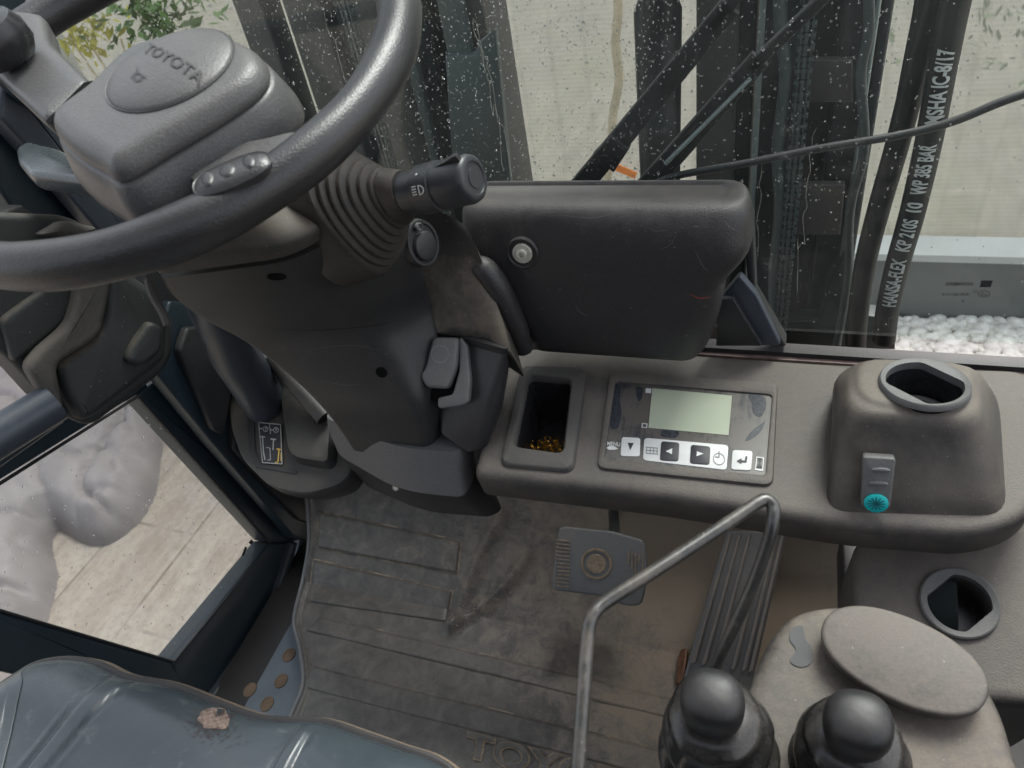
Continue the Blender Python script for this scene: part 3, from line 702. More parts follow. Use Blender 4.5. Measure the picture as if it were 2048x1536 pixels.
for L_ in ([(1228,774),(1242,775),(1240,800),(1243,830),(1236,858),(1221,856),(1224,820)], [(1496,792),(1514,790),(1531,800),(1530,822),(1520,836),(1506,828),(1504,810)], [(1530,846),(1522,864),(1506,878),(1490,884),(1500,868),(1514,856)], [(1272,778),(1286,779),(1283,800),(1276,803)], [(1327,862),(1356,864),(1353,877),(1324,875)]):
    mb = MB(); flat(mb, cat(DP.pts(L_), 4, True), DP.n, .0021, .0002); mk('wiped_patch', mb.v, mb.f, M['wiped'], dis, 0)
def rq(L, r): return fillet(DP.pts(L), r, 4)
def btn(L, mat, name, r=.003, h=.0030, par=None, th=.0011):
    mb = MB(); slab(mb, [p+DP.n*h for p in rq(L, r)], DP.n, th, .0005, 2); return mk(name, mb.v, mb.f, mat, par or dis, 40)
pan = btn([(1289,878),(1457,893),(1453,943),(1286,923)], M['white'], 'button_surround', .004, .0026, None, .0006)
b1 = btn([(1244,877),(1281,879),(1280,916),(1241,915)], M['white'], 'button'); b1['label'] = 'white menu button with black down arrow'
b2 = btn([(1323,886),(1359,889),(1357,926),(1320,924)], M['ink'], 'button', .003, .0036); b2['label'] = 'black button with white left arrow'
b3 = btn([(1382,893),(1421,897),(1419,933),(1380,930)], M['ink'], 'button', .003, .0036); b3['label'] = 'black button with white right arrow'
b4 = btn([(1465,903),(1505,905),(1502,944),(1462,942)], M['white'], 'button'); b4['label'] = 'white button with black return arrow'
def poly(L, mat, name, par, h): 
    mb = MB(); flat(mb, DP.pts(L), DP.n, h, .0002); return mk(name, mb.v, mb.f, mat, par, 0)
poly([(1256,889),(1268,890),(1261,904)], M['ink'], 'arrow', b1, .0034)
poly([(1332,907),(1345,901),(1344,913)], M['white'], 'arrow', b2, .0040)
poly([(1394,907),(1407,912),(1393,917)], M['white'], 'arrow', b3, .0040)
mb = MB(); flat(mb, DP.pts([(1473,926),(1483,920),(1483,924),(1489,925),(1491,916),(1495,917),(1493,929),(1483,929),(1482,932)]), DP.n, .0034, .0002); mk('arrow', mb.v, mb.f, M['ink'], b4, 0)
def ringpx(c, ru, rv, h, wd, mat, name, par, n=28):
    C_ = DP(*c, h); a = DP(c[0]+ru, c[1]+ru*.08, h)-C_; b = DP(c[0], c[1]-rv, h)-C_
    o1 = ell(C_, a, b, n); o2 = ell(C_, a*(1-wd), b*(1-wd), n); return mk(name, o1+o2, [(i, (i+1) % n, n+(i+1) % n, n+i) for i in range(n)], mat, par, 0)
ringpx((1438,918), 12, 12, .0030, .12, M['inkgrey'], 'clock_mark', dis)
mb = MB()
for L in ([(1437,906),(1439,906),(1439,918),(1437,918)], [(1430,916),(1439,917),(1439,919),(1430,918)]): flat(mb, DP.pts(L), DP.n, .0030, .0002)
mk('clock_hands', mb.v, mb.f, M['inkgrey'], dis, 0); mb = MB()
for q in range(4):
    uu = 1293+q*7; flat(mb, DP.pts([(uu,897+q*.6),(uu+1.3,897+q*.6),(uu+1.3,910+q*.6),(uu,910+q*.6)]), DP.n, .0030, .0002)
for q in range(3): flat(mb, DP.pts([(1292,897+q*6),(1316,899+q*6),(1316,900.2+q*6),(1292,898.2+q*6)]), DP.n, .0030, .0002)
mk('odometer_symbol', mb.v, mb.f, M['inkgrey'], dis, 0)
mb = MB(); text_on(mb, 'MENU', DP(1214,891,.002), DP(1240,893,.002), DP(1215,883,.002), .012, .0002); mk('lettering', mb.v, mb.f, M['white'], dis, 0); mb = MB()
flat(mb, DP.pts([(1213,898),(1220,894),(1229,895),(1237,900),(1229,902),(1218,902)]), DP.n, .0023, .0002); mk('menu_arrow', mb.v, mb.f, M['white'], dis, 0); mb = MB()
flat(mb, DP.pts([(1292,779),(1303,780),(1302,789),(1291,788)]), DP.n, .0023, .0002); mk('indicator_mark', mb.v, mb.f, M['white'], dis, 0); mb = MB()
def frame(L, t):
    P = DP.pts(L, .0023); c = sum(P, Vector())/4; Q = [p+(c-p)*t for p in P]; mb.add(P+Q, [(i, (i+1) % 4, 4+(i+1) % 4, 4+i) for i in range(4)])
frame([(1284,846),(1295,847),(1294,856),(1283,855)], .3); mk('indicator_mark', mb.v, mb.f, M['white'], dis, 0); mb = MB()
frame([(1513,913),(1528,915),(1526,942),(1510,940)], .22)
for L in ([(1514,917),(1524,918),(1520,927)], [(1520,928),(1523,938),(1512,937)]): pass
mk('hourglass_frame', mb.v, mb.f, M['white'], dis, 0)
mb = MB(); flat(mb, DP.pts([(1514,918),(1525,919),(1520,928)]), DP.n, .0024, .0002); flat(mb, DP.pts([(1519,927),(1524,938),(1512,937)]), DP.n, .0024, .0002)
mk('hourglass_symbol', mb.v, mb.f, M['ink'], dis, 0)
# ------------------------------------------------------------------ vent pod
pod = thing('vent_housing', 'raised square plastic housing with a round cup opening on the right of the dashboard', 'housing', DP(1830,900))
H1 = .075
lv = []
base = [(1652,1000),(1672,1030),(2000,1035),(2016,1010),(2005,760),(1980,730),(1700,720),(1675,735)]
# levels are real heights above the shelf
def plev(L, h, rad): return fillet(DP.pts(L, h), rad, 5)
L0 = [(1650,1022),(2014,1032),(1998,790),(1672,760)]
L1 = [(1655,985),(2005,1000),(1993,770),(1668,750)]
L2 = [(1668,900),(1985,915),(1982,745),(1668,735)]
L3 = [(1690,835),(1965,850),(1968,732),(1690,722)]
L4 = [(1712,812),(1948,826),(1955,728),(1706,716)]
vc = DP(1848, 770, .074); vn = nrm(Vector((.0,.10,1))); TP = Plane(vc, vn)
R = [plev(L0,.0005,.022), plev(L1,.015,.024), plev(L2,.045,.027), fillet([TP(u, v, -.012) for u, v in L3], .028, 5), fillet([TP(u, v, -.005) for u, v in L4], .028, 5)]
last = R[-1]; R.append([p+vn*.003 for p in inset(last, vn, .005)]); R.append([p+vn*.0042 for p in inset(last, vn, .012)])
# smooth between levels
def smoothrings(R, sub=4):
    n = len(R[0]); cols = [cat([r[i] for r in R], sub) for i in range(n)]
    return [[cols[i][k] for i in range(n)] for k in range(len(cols[0]))]
mb = MB(); rings(mb, smoothrings(R)); shell = mb.build('shell', M['pod'], pod)
VR = (TP(1943, 774)-vc).length
ex = nrm(Vector((1,0,0))-vn*vn.x); ey = vn.cross(ex)
def ventloop(c, r, n=48, flatpx=None, ang=.8, lim=.72):
    out = []
    fd = Vector((math.cos(ang), math.sin(ang)))
    for k in range(n):
        t = 2*math.pi*k/n; p = Vector((math.cos(t), math.sin(t)))*r
        d = p.dot(fd)
        if flatpx and abs(d) > r*lim: p = p - fd*(d-(1 if d > 0 else -1)*r*lim)
        out.append(c + ex*p.x + ey*p.y)
    return out
rin = VR*.86
hl = ventloop(vc, rin+.001); mbc = MB(); rings(mbc, [[p+vn*.03 for p in hl], [p-vn*.055 for p in hl]]); boolean(shell, mbc.build('cut', M['void']))
mbc = MB(); rings(mbc, [[p+vn*.03 for p in hl], [p-vn*.055 for p in hl]])
vr = thing('cup_ring', 'round collar with a flat-sided opening on top of the raised dashboard housing', 'ring', vc)
mb = MB(); R = [ventloop(vc-vn*.001, VR), ventloop(vc+vn*.003, VR*.985), ventloop(vc+vn*.0045, VR*.95), ventloop(vc+vn*.0035, VR*.88), ventloop(vc+vn*.003, VR*.84, 48, True, .85, .78), ventloop(vc-vn*.004, VR*.83, 48, True, .85, .78), ventloop(vc-vn*.005, VR*.86), ventloop(vc-vn*.050, VR*.80), ]
rings(mb, R[:6], False, False); mb.build('collar', M['grey'], vr)
mb = MB(); rings(mb, R[6:], False, True); mb.build('bore', M['gloss'], vr)
mb = MB(); P = ventloop(vc-vn*.034, VR*.66); tube(mb, P, .0045, 8, closed=True); mb.build('inner_ring', M['grey'], vr)
# rocker switch
sw = thing('rocker_switch', 'tall dark rocker switch with a round teal snowflake button on the housing front', 'switch', DP(1755,1000,.01))
A = DP(1726,915,.046); B = DP(1791,918,.046); Cc = DP(1780,1016,.013); D = DP(1720,1012,.013)
A = oy(1726,913,A.y-.006); B = oy(1792,917,A.y); D = oy(1722,1014,A.y-.022); Cc = oy(1780,1018,A.y-.022)
sn = nrm((B-A).cross(D-A)); sn = sn if sn.dot(CAM-A) > 0 else -sn
SP = Plane(A, sn)
mb = MB(); slab(mb, fillet([A,B,Cc,D], .003, 4), sn, .012, .0015); mb.build('body', M['grey'], sw)
for (u, v) in ((1762,940),(1757,967)):
    c = SP(u, v, .0005); a = SP(u+20, v+1, .0005)-c; b = SP(u, v-5, .0005)-c
    mb = MB(); stack(mb, ell(c, a, b, 24), sn, [(0,0),(.0006,.0012),(.0016,.0016)]); mb.build('grip_bump', M['ledge'], sw)
c = SP(1752,1006,.001); a = SP(1777,1007,.001)-c; b = SP(1752,988,.001)-c
mb = MB(); stack(mb, ell(c, a, b, 32), sn, [(0,-.003),(0,.0015),(.0006,.002)]); tb = mb.build('teal_button', M['teal'], sw)
mb = MB()
for k_ in range(6):
    t = math.pi*k_/6; d1 = a*math.cos(t)+b*math.sin(t); d2 = sn.cross(d1).normalized()*.0006
    mb.add([c+sn*.0023+d1*.72+d2, c+sn*.0023+d1*.72-d2, c+sn*.0023-d1*.72-d2, c+sn*.0023-d1*.72+d2], [(0,1,2,3)])
mk('snowflake', mb.v, mb.f, simple('teal_print', (.0,.12,.14), .5), tb, 0)
scr = simple('scratch_mark', (.16,.155,.15), .6)
# ------------------------------------------------------------------ padded cover
cv = thing('padded_cover', 'large rounded black plastic cover with one bolt standing behind the dashboard', 'cover', DP(1220,700))
# horizontal cross sections (z levels), rounded box, front face at Y ~ .60
lvls = []
def cvsec(v_ref, y, ul, ur, yb, rad, z=None):
    a = oy(ul, v_ref, y); b = oy(ur, v_ref, y); zz = (a.z+b.z)/2 if z is None else z
    P = [Vector((a.x,y,zz)), Vector((b.x,y,zz)), Vector((b.x,yb,zz)), Vector((a.x,yb,zz))]
    return fillet(P, rad, 7)
S = [cvsec(712, .592, 1060, 1395, .655, .02), cvsec(700, .588, 1045, 1412, .665, .03), cvsec(650, .586, 1010, 1432, .665, .03), cvsec(600, .588, 975, 1444, .665, .03), cvsec(572, .590, 935, 1450, .665, .03),
     cvsec(520, .594, 918, 1496, .665, .03), cvsec(470, .600, 912, 1500, .665, .03), cvsec(435, .607, 912, 1498, .665, .028), cvsec(412, .616, 920, 1490, .665, .024), cvsec(398, .628, 934, 1474, .663, .018), cvsec(391, .640, 955, 1450, .660, .010)]
mb = MB(); rings(mb, smoothrings(S, 4)); csh = mb.build('shell', M['cover'], cv)
for L, w_, red in (([(1150,610),(1162,625),(1178,632)],.0002,0),([(1380,588),(1400,596),(1421,594)],.0004,1),([(1352,470),(1340,490),(1318,500)],.00015,0),([(1390,500),(1405,530),(1418,545)],.0002,0),([(1450,440),(1460,455),(1478,462)],.0002,0),([(1120,430),(1180,436),(1230,428)],.00015,0),([(1295,455),(1312,462),(1336,460)],.00015,0),([(1385,455),(1392,452),(1398,455)],.0003,0)):
    scratch(csh, L, w_, simple('red_scuff', (.35,.06,.04), .6) if red else scr, 'scuff')
# swept handle-like ridge along left lower edge
mb = MB(); P = cat([oy(u, v, y) for u, v, y in ((935,545,.588),(962,535,.580),(985,560,.578),(1010,605,.578),(1035,660,.580),(1048,698,.584))], 6)
tube(mb, P, [.010+.003*math.sin(math.pi*i/(len(P)-1)) for i in range(len(P))], 16); mb.build('edge_ridge', M['cover'], cv)
bc = oy(1046, 505, .596); bn = nrm(Vector((0,-1,.15)))
mb = MB(); lathe(mb, bc, bn, [(-.004,.0165),(.0015,.0165),(.003,.0150),(.002,.0135),(-.002,.0130),(-.002,.001)], 36); mb.build('bolt_recess', M['cover'], cv)
bo = MB(); lathe(bo, bc, bn, [(-.002,.010),(.003,.010),(.0036,.0095),(.0036,.001)], 32); bolt = bo.build('washer', M['steel'], cv)
bo = MB(); lathe(bo, bc+bn*.0036, bn, [(0,.0055),(.003,.0052),(.0034,.0045),(.0034,.0024),(.001,.0022),(.001,.0001)], 24); bo.build('bolt_head', M['steel'], cv)
# ------------------------------------------------------------------ column
col = thing('steering_column', 'dark plastic shrouded steering column rising from the floor to the wheel', 'steering column', (-.40,.52,.38))
def sec(z, L, rad):
    return fillet([oz(u, v, z) for u, v in L], rad, 6)
def secw(P, rad): return fillet([Vector(p) for p in P], rad, 6)
# corners order: front-left, front-right, back-right, back-left
def csec(z, fl, fr, br, rad, bl=None):
    a, b, c = oz(*fl, z), oz(*fr, z), oz(*br, z); d = oz(*bl, z) if bl else a + (c-b)
    return fillet([a, b, c, d], rad, 7)
S = [csec(.36,(700,900),(860,925),(905,870),[.010,.012,.010,.010]),
     csec(.40,(668,853),(856,878),(900,832),[.010,.012,.010,.010]),
     csec(.45,(618,798),(838,812),(893,755),[.012,.012,.012,.012]),
     csec(.49,(556,742),(802,735),(888,680),[.012,.014,.012,.012]),
     csec(.53,(480,685),(745,670),(872,600),[.012,.016,.012,.012]),
     csec(.57,(410,648),(705,625),(862,555),[.012,.016,.012,.012]),
     csec(.61,(350,612),(665,578),(845,495),[.014,.020,.016,.014]),
     csec(.645,(318,580),(632,545),(815,430),[.014,.024,.018,.014]),
     csec(.668,(305,560),(605,520),(790,385),[.016,.028,.02,.015])]
mb = MB(); rings(mb, smoothrings(S, 3)); mb.build('lower_shroud', M['shroud'], col)
lsh = bpy.data.objects['lower_shroud']
t0 = csec(.676,(300,552),(600,512),(775,365),[.016,.028,.02,.015])
t1 = csec(.690,(275,528),(590,490),(765,335),[.026,.042,.03,.02])
t2 = csec(.703,(240,495),(545,455),(680,310),[.03,.045,.035,.02])
t3 = csec(.712,(225,455),(490,405),(630,280),[.03,.045,.035,.02])
mb = MB(); rings(mb, smoothrings([t0,t1,t2,t3], 3)); mb.build('upper_shroud', plastic('dusty_upper_shroud', (.034,.032,.031), .5, .85, (.155,.13,.10), 900, .25, .9, 9, .1, lo=.5, hi=.9), col)
# cap screw holes
for u, v, r_ in ((553,553,.0068),(763,745,.0052)):
    h_, n_ = surf(lsh, u, v); n_ = n_ if n_.dot(CAM-h_) > 0 else -n_
    mb = MB(); lathe(mb, h_, n_, [(-.004,r_*1.15),(.0006,r_*1.12),(.0012,r_*1.02),(.0006,r_*.92),(.0003,r_*.88),(.0003,.0005)], 28); mb.build('screw_recess', M['void'], col)
    
scratch(lsh, [(500,652),(620,660),(740,652),(800,640)], .0003, M['void'], 'seam')
scratch(lsh, [(612,700),(700,690),(760,700)], .00015, scr); scratch(lsh, [(640,760),(690,770),(720,768)], .00015, scr)
def hole_on(u, v, dep, n, r, name='screw_recess', par=None):
    c = od(u, v, dep); mb = MB(); lathe(mb, c, n, [(-.004,r*1.15),(.0008,r*1.15),(.0016,r*1.05),(.0010,r*.92),(-.003,r*.85),(-.003,.0005)], 28); return mb.build(name, M['black'], par or col)
# ------------------------------------------------------------------ gaiter and stalk
B0 = oz(724, 408, .686); B1 = oz(966, 352, .716); ax = nrm(B1-B0); LN = (B1-B0).length
upv = Vector((0,-.25,1)); upv = nrm(upv-ax*upv.dot(ax)); sdv = ax.cross(upv)
stk = thing('light_switch_stalk', 'dark right-hand light switch stalk with ribbed rubber gaiter on the steering column', 'switch stalk', B0)
def gl(t, rx, ry, p=2.4, dz=0): return ell(B0 + ax*t + upv*dz, sdv*rx, upv*ry, 48, p)
R = []
prof = [(-.050,.040,.057,3.0),(-.010,.039,.056,3.0),(-.006,.0375,.054,2.9),(-.005,.036,.051,2.8)]
for i in range(6):
    t = -.003+i*.0062; s = 1.10-i*.112
    prof += [(t, .0290*s, .043*s, 2.5), (t+.001, .0320*s, .0465*s, 2.5), (t+.0034, .0320*s, .0465*s, 2.4), (t+.0048, .0290*s, .043*s, 2.4)]
prof += [(.036,.018,.024,2.0),(.047,.0165,.017,2.0)]
for t, a, b, p in prof: R.append(gl(t, a, b, p, -.004+.1*t))
mb = MB(); rings(mb, R); mb.build('gaiter', M['rubber'], stk)
mb = MB(); o = B0+upv*0
lathe(mb, o, ax, [(t_*1.08, r_*.92) for t_, r_ in [(.034,.0160),(.040,.0172),(.058,.0172),(.0585,.0198),(.074,.0202),(.0745,.0186),(.076,.0184),(.0765,.0192),(.098,.0194),(.1015,.018),(.1030,.0155),(.1030,.013),(.1022,.0125),(.1022,.008),(.1028,.0078),(.1028,.0005)]], 48)
mb.build('switch_barrel', plastic('stalk_plastic', (.028,.030,.034), .38, .12, (.15,.14,.13), 500, .1, .2, 20, .05), stk)
mb = MB(); P = [o+ax*.084+upv*.0165, o+ax*.109+upv*.017, o+ax*.109+upv*.0220, o+ax*.105+upv*.0220, o+ax*.090+upv*.0175]
fn = nrm(sdv); slab(mb, [p+fn*.002 for p in P], fn, .004, .0008); mb.build('thumb_ridge', M['black'], stk)
# symbols on collar
def onbarrel(t, ang, r=.0181): return o + ax*t + (upv*math.sin(ang)+dside*math.cos(ang))*r
tocam = (CAM-(o+ax*.07)); dside = nrm(tocam-ax*tocam.dot(ax)); upv2 = nrm(ax.cross(dside)); 
if upv2.dot(Vector((0,0,1))) < 0: upv2 = -upv2
def ob(t, ang, r=.0191): return o + ax*(.0665+(t-.0665)*1.5+.001) + (upv2*math.sin(ang)+dside*math.cos(ang))*r
mb = MB()
N_ = 14; L1_ = []
for k_ in range(N_+1):
    a = -math.pi/2+math.pi*k_/N_; L1_.append((.0705+.0035*math.cos(a), .02+.19*math.sin(a)))
for (t1_, a1), (t2_, a2) in zip(L1_[:-1], L1_[1:]):
    mb.add([ob(t1_,a1), ob(t2_,a2), ob(.0705+(t2_-.0705)*.8, .02+(a2-.02)*.8), ob(.0705+(t1_-.0705)*.8, .02+(a1-.02)*.8)], [(0,1,2,3)])
mb.add([ob(.0703,-.17), ob(.0710,-.17), ob(.0710,.21), ob(.0703,.21)], [(0,1,2,3)])
for q in range(4): mb.add([ob(.0665,-.13+q*.1), ob(.0692,-.13+q*.1), ob(.0692,-.09+q*.1), ob(.0665,-.09+q*.1)], [(0,1,2,3)])
mb.add([ob(.0690,.62), ob(.0702,.62), ob(.0702,.70), ob(.0690,.70)], [(0,1,2,3)])
mk('headlight_symbol', mb.v, mb.f, M['white'], stk, 0)
# ignition cap
ic = Vector(oz(843,486,.612)); inn = nrm(Vector((.93,-.30,.20)))
ig = thing('ignition_lock', 'round black ignition lock with hinged cap on the right side of the steering column', 'ignition lock', ic)
mb = MB(); lathe(mb, ic, inn, [(-.03,.020),(-.002,.0195),(.003,.0185),(.003,.0160),(.0015,.0155),(.0015,.0005)], 40, 1.15, 1, (0,0,1)); mb.build('housing', M['black'], ig)
mb = MB(); lathe(mb, ic-Vector((0,0,.003)), inn, [(.001,.0135),(.004,.0135),(.006,.0125),(.007,.010),(.0068,.0005)], 40); mb.build('cap', M['black'], ig)
mb = MB(); lathe(mb, ic+Vector((-.001,0,.0165)), inn, [(.002,.004),(.0045,.0038),(.005,.003),(.003,.0025),(.003,.0003)], 20); mb.build('pin', M['grey'], ig)
# ------------------------------------------------------------------ steering wheel
SC = Vector((-.428,.443,.805)); SN = nrm(Vector((.0335,-.2555,.966)))
wa = nrm(Vector((1,0,0))-SN*SN.x); wb = SN.cross(wa)
WP = Plane(SC, SN)
whl = thing('steering_wheel', 'worn dark grey two-spoke steering wheel with a raised oval horn pad', 'steering wheel', SC)
n = 160; R = []; seg = 28
for i in range(n):
    t = 2*math.pi*i/n; d = wa*math.cos(t)+wb*math.sin(t)
    r1 = .0150+.0006*math.sin(5*t)+.0004*math.sin(13*t+1)
    R.append([SC + d*.18 + (d*math.cos(2*math.pi*k_/seg)*r1 + SN*math.sin(2*math.pi*k_/seg)*r1*1.02) for k_ in range(seg)])
R.append(R[0]); mb = MB(); rings(mb, R, False, False); mb.build('rim', M['rim'], whl, smooth=180)
hubo = [(98,232),(175,168),(232,112),(290,80),(380,62),(450,68),(505,90),(528,125),(505,168),(430,222),(330,282),(232,338),(190,322),(128,282)]
HO = cat(WP.pts(hubo, .030), 5, True)
mb = MB(); stack(mb, HO, SN, [(.013,.0042),(.0095,.0036),(.006,.002),(.003,-.001),(.001,-.0045),(0,-.008),(.0002,-.0092),(.0018,-.0097),(.0018,-.0106),(-.0005,-.0113),(-.002,-.013),(-.006,-.026),(-.008,-.0335),(-.0085,-.040),(-.004,-.046),(.004,-.062),(.012,-.085)]); hb = mb.build('hub', M['hub'], whl, smooth=50)
mb = MB(); P = WP.pts([(98,250),(92,243),(168,166),(186,162),(184,172),(172,178)], .0186); flat(mb, P, SN, .0004); mk('joint_gap', mb.v, mb.f, M['void'], whl, 0)
pc = WP(340,138,.0345); pa = WP(462,98,.0345)-pc
HR = .0425
mb = MB(); fd = []
for k_ in range(13):
    f_ = k_/12; fd.append((HR*f_, ))
R = []
pr = [(1.0,-.001),(1.0,.0006),(.975,.0002),(.965,.0012),(.93,.0022),(.8,.0042),(.6,.0062),(.35,.0076),(.12,.0082),(.01,.0083)]
for s, h in pr: R.append([pc + (wa*math.cos(2*math.pi*k_/64)*1.0+wb*math.sin(2*math.pi*k_/64)*.98)*HR*s + SN*h for k_ in range(64)])
mb = MB(); rings(mb, R); pad = mb.build('horn_pad', M['hub'], whl, smooth=60)
# embossed lettering on pad
def padpt(u, v):
    p = WP(u, v, .0415); r = (p-pc-SN*SN.dot(p-pc)).length/HR
    h = .0083-.0058*min(1, r)**2+.0007; q = p - SN*SN.dot(p-pc) + SN*h; return q
emb = simple('embossed_shadow_plastic', (.045,.044,.043), .5)
def padtext(s, O, E, T, name):
    V, Fc = textmesh(s, .010, cuts=True); x0 = min(v.x for v in V); x1 = max(v.x for v in V); y0 = min(v.y for v in V); y1 = max(v.y for v in V)
    O, E, T = Vector(O), Vector(E), Vector(T); out = []
    for v in V:
        q = O+(E-O)*((v.x-x0)/(x1-x0))+(T-O)*((v.y-y0)/(y1-y0)); out.append(padpt(q.x, q.y))
    return mk(name, out, Fc, emb, pad, 0)
padtext('TOYOTA', (284,104), (392,158), (300,86), 'lettering')
mb = MB()
def pline(mb, L, wd=1.3):
    for (a, b) in zip(L[:-1], L[1:]):
        a, b = Vector(a), Vector(b); nn_ = Vector((-(b-a).y, (b-a).x)).normalized()*wd
        mb.add([padpt(*(a+nn_)), padpt(*(b+nn_)), padpt(*(b-nn_)), padpt(*(a-nn_))], [(0,1,2,3)])
pline(mb, [(262,155),(275,146),(292,156)]); pline(mb, [(269,152),(268,158),(273,161),(281,160),(285,154)]); pline(mb, [(276,137),(275,147)])
mk('horn_symbol', mb.v, mb.f, emb, pad, 0)
# spokes
mb = MB(); P = fillet(WP.pts([(94,250),(186,166),(100,85),(88,30),(0,20),(-60,80),(-10,150)], .014), .010, 5)
stack(mb, P, SN, [(.010,.004),(.004,.003),(.001,.0005),(0,-.004),(.002,-.018),(.006,-.022)]); mb.build('spoke', M['hub'], whl)
mb = MB(); P = fillet(WP.pts([(400,250),(270,335),(290,380),(318,368),(360,352),(392,372),(450,425),(560,360),(640,290),(600,262),(520,282),(440,290)], .004), .008, 5)
stack(mb, P, SN, [(.006,.003),(.002,.002),(0,-.001),(.001,-.012),(.004,-.016)]); mb.build('spoke', M['hub'], whl)
c = WP(462,345,.0165); a = WP(540,312,.0165)-c; bdir = SN.cross(a).normalized()*.0125
mb = MB(); stack(mb, ell(c, a, bdir, 40, 2.6), SN, [(0,-.006),(0,-.0006),(.0006,0),(.0012,-.0004),(.003,.001),(.007,.0022)]); bd = mb.build('thumb_badge', M['rim'], whl)
for f_, s in ((-.55,.8),(-.05,1),(.5,.8)):
    mb = MB(); cc = c+a*f_+SN*.0015; stack(mb, ell(cc, a*.22*s, bdir*.55, 20), SN, [(0,0),(.0008,.0010),(.0022,.0016)]); mb.build('grip_bump', M['rim'], bd)
kc = WP(-8,82,.035); mb = MB(); lathe(mb, kc-SN*.03, SN, [(0,.008),(.015,.008),(.017,.020),(.024,.024),(.036,.024),(.044,.020),(.048,.010),(.049,.0005)], 32); mb.build('spinner_knob', M['gloss'], whl)
# left direction lever
dl = thing('direction_lever', 'dark glossy flat-tipped travel direction lever left of the steering column', 'lever', od(180,370,.60))
zz = .715
mb = MB(); P = [oz(u, v, zz) for u, v in ((32,300),(60,285),(120,300),(210,345),(300,380),(300,420),(170,365),(60,350),(36,325))]
stack(mb, fillet(P, .008, 4), (0,0,1), [(.006,.003),(.003,.002),(.0008,0),(0,-.003),(.001,-.013),(.003,-.016)]); mb.build('lever_paddle', plastic('lever_gloss', (.05,.06,.065), .28, .15, (.2,.2,.2), 300, .05, .2, 30, .1), dl)
# ------------------------------------------------------------------ shoulder block right of column, with tilt lever
blk = thing('column_bracket_housing', 'dusty black plastic housing between the steering column and the padded cover', 'housing', oz(940,800,.4))
S = []
def bsec(z, fl, fr, br, bl, rad): return fillet([oz(*q, z) for q in (fl, fr, br, bl)], rad, 5)
S = [bsec(.385,(930,905),(975,895),(1010,800),(930,790),[.006,.012,.01,.004]), bsec(.40,(880,868),(978,882),(1010,800),(900,790),[.006,.014,.01,.004]),
     bsec(.45,(872,760),(1000,790),(1020,740),(900,730),[.006,.014,.01,.004]), bsec(.485,(868,672),(1015,712),(1025,690),(900,650),[.006,.014,.01,.004]),
     bsec(.495,(872,660),(1018,700),(1022,680),(895,640),[.006,.014,.01,.004])]
mb = MB(); rings(mb, S); mb.build('lower_box', M['black'], blk)
P0_ = [oz(872,662,.495), oz(1020,700,.495)]
T_ = [oz(870,662,.497), oz(1022,702,.497), oz(1000,620,.525), oz(965,520,.575), oz(930,470,.60), oz(880,440,.62), oz(820,432,.62), oz(830,560,.55)]
mb = MB()
SL = [[oz(852,664,.50), oz(960,672,.498), oz(1022,704,.492)], [oz(835,600,.530), oz(955,610,.530), oz(1005,640,.515)], [oz(818,540,.560), oz(930,530,.568), oz(975,560,.55)], [oz(812,480,.59), oz(905,470,.60), oz(955,500,.585)], [oz(800,430,.615), oz(880,425,.625), oz(930,450,.61)]]
cr = [cat(r, 5) for r in SL]; ncol = len(cr[0]); cols = [cat([r[i] for r in cr], 4) for i in range(ncol)]
grid = [[cols[i][k_] for i in range(ncol)] for k_ in range(len(cols[0]))]
V = [p for r in grid for p in r]; nr = len(grid); off = Vector((0,.02,-.05)); V2 = [p+off for p in V]
Fc = []
for r_ in range(nr-1):
    for i in range(ncol-1): a = r_*ncol+i; Fc.append((a, a+1, a+ncol+1, a+ncol)); Fc.append((a+len(V), a+ncol+len(V), a+ncol+1+len(V), a+1+len(V)))
bd_ = [i for i in range(ncol)] + [r_*ncol+ncol-1 for r_ in range(1, nr)] + [(nr-1)*ncol+i for i in range(ncol-2, -1, -1)] + [r_*ncol for r_ in range(nr-2, 0, -1)]
for i in range(len(bd_)): a, b = bd_[i], bd_[(i+1) % len(bd_)]; Fc.append((a, b, b+len(V), a+len(V)))
mb.add(V+V2, Fc); mb.build('sloping_top', plastic('dusty_slope', (.036,.034,.032), .55, .95, (.23,.185,.135), 700, .3, .9, 12, .15, lo=.5, hi=.85), blk)
mb = MB(); slab(mb, ypl(.585).pts([(845,620),(905,620),(915,905),(850,905)]), (0,-1,0), .01, .001); mb.build('dark_filler', M['void'], blk)  # dark slab added to black out the light gap beside the column
# recess (light inner side) and lever
tl = thing('tilt_lever', 'small light grey tilt lever paddle standing out beside the steering column', 'lever', oz(880,730,.47))
pr_ = Plane(oz(880,730,.475), (.15,-.75,.65))
mb = MB(); slab(mb, fillet(pr_.pts([(866,674),(917,675),(912,735),(898,770),(893,778),(852,776),(838,752),(850,735),(858,700)], .010), .005, 5), pr_.n, .016, .004, 4); pd = mb.build('paddle', M['grey'], tl)
c = pr_(880,708,.0105); a = pr_(898,709,.0105)-c; b = pr_(881,690,.0105)-c; o1 = ell(c, a, b, 28); o2 = ell(c, a*.88, b*.88, 28)
mk('embossed_ring', o1+o2, [(i, (i+1) % 28, 28+(i+1) % 28, 28+i) for i in range(28)], M['inkgrey'], pd, 0)
mb = MB(); slab(mb, fillet(pr_.pts([(918,672),(934,690),(940,760),(936,806),(922,812),(876,818),(874,795),(905,790),(918,740)], .004), .004, 4), pr_.n, .012, .002); mb.build('slot_guard', M['grey'], tl)
mb = MB(); slab(mb, pr_.pts([(862,660),(925,664),(925,800),(862,800)], -.004), pr_.n, .004, .0005); mb.build('slot', M['void'], tl)
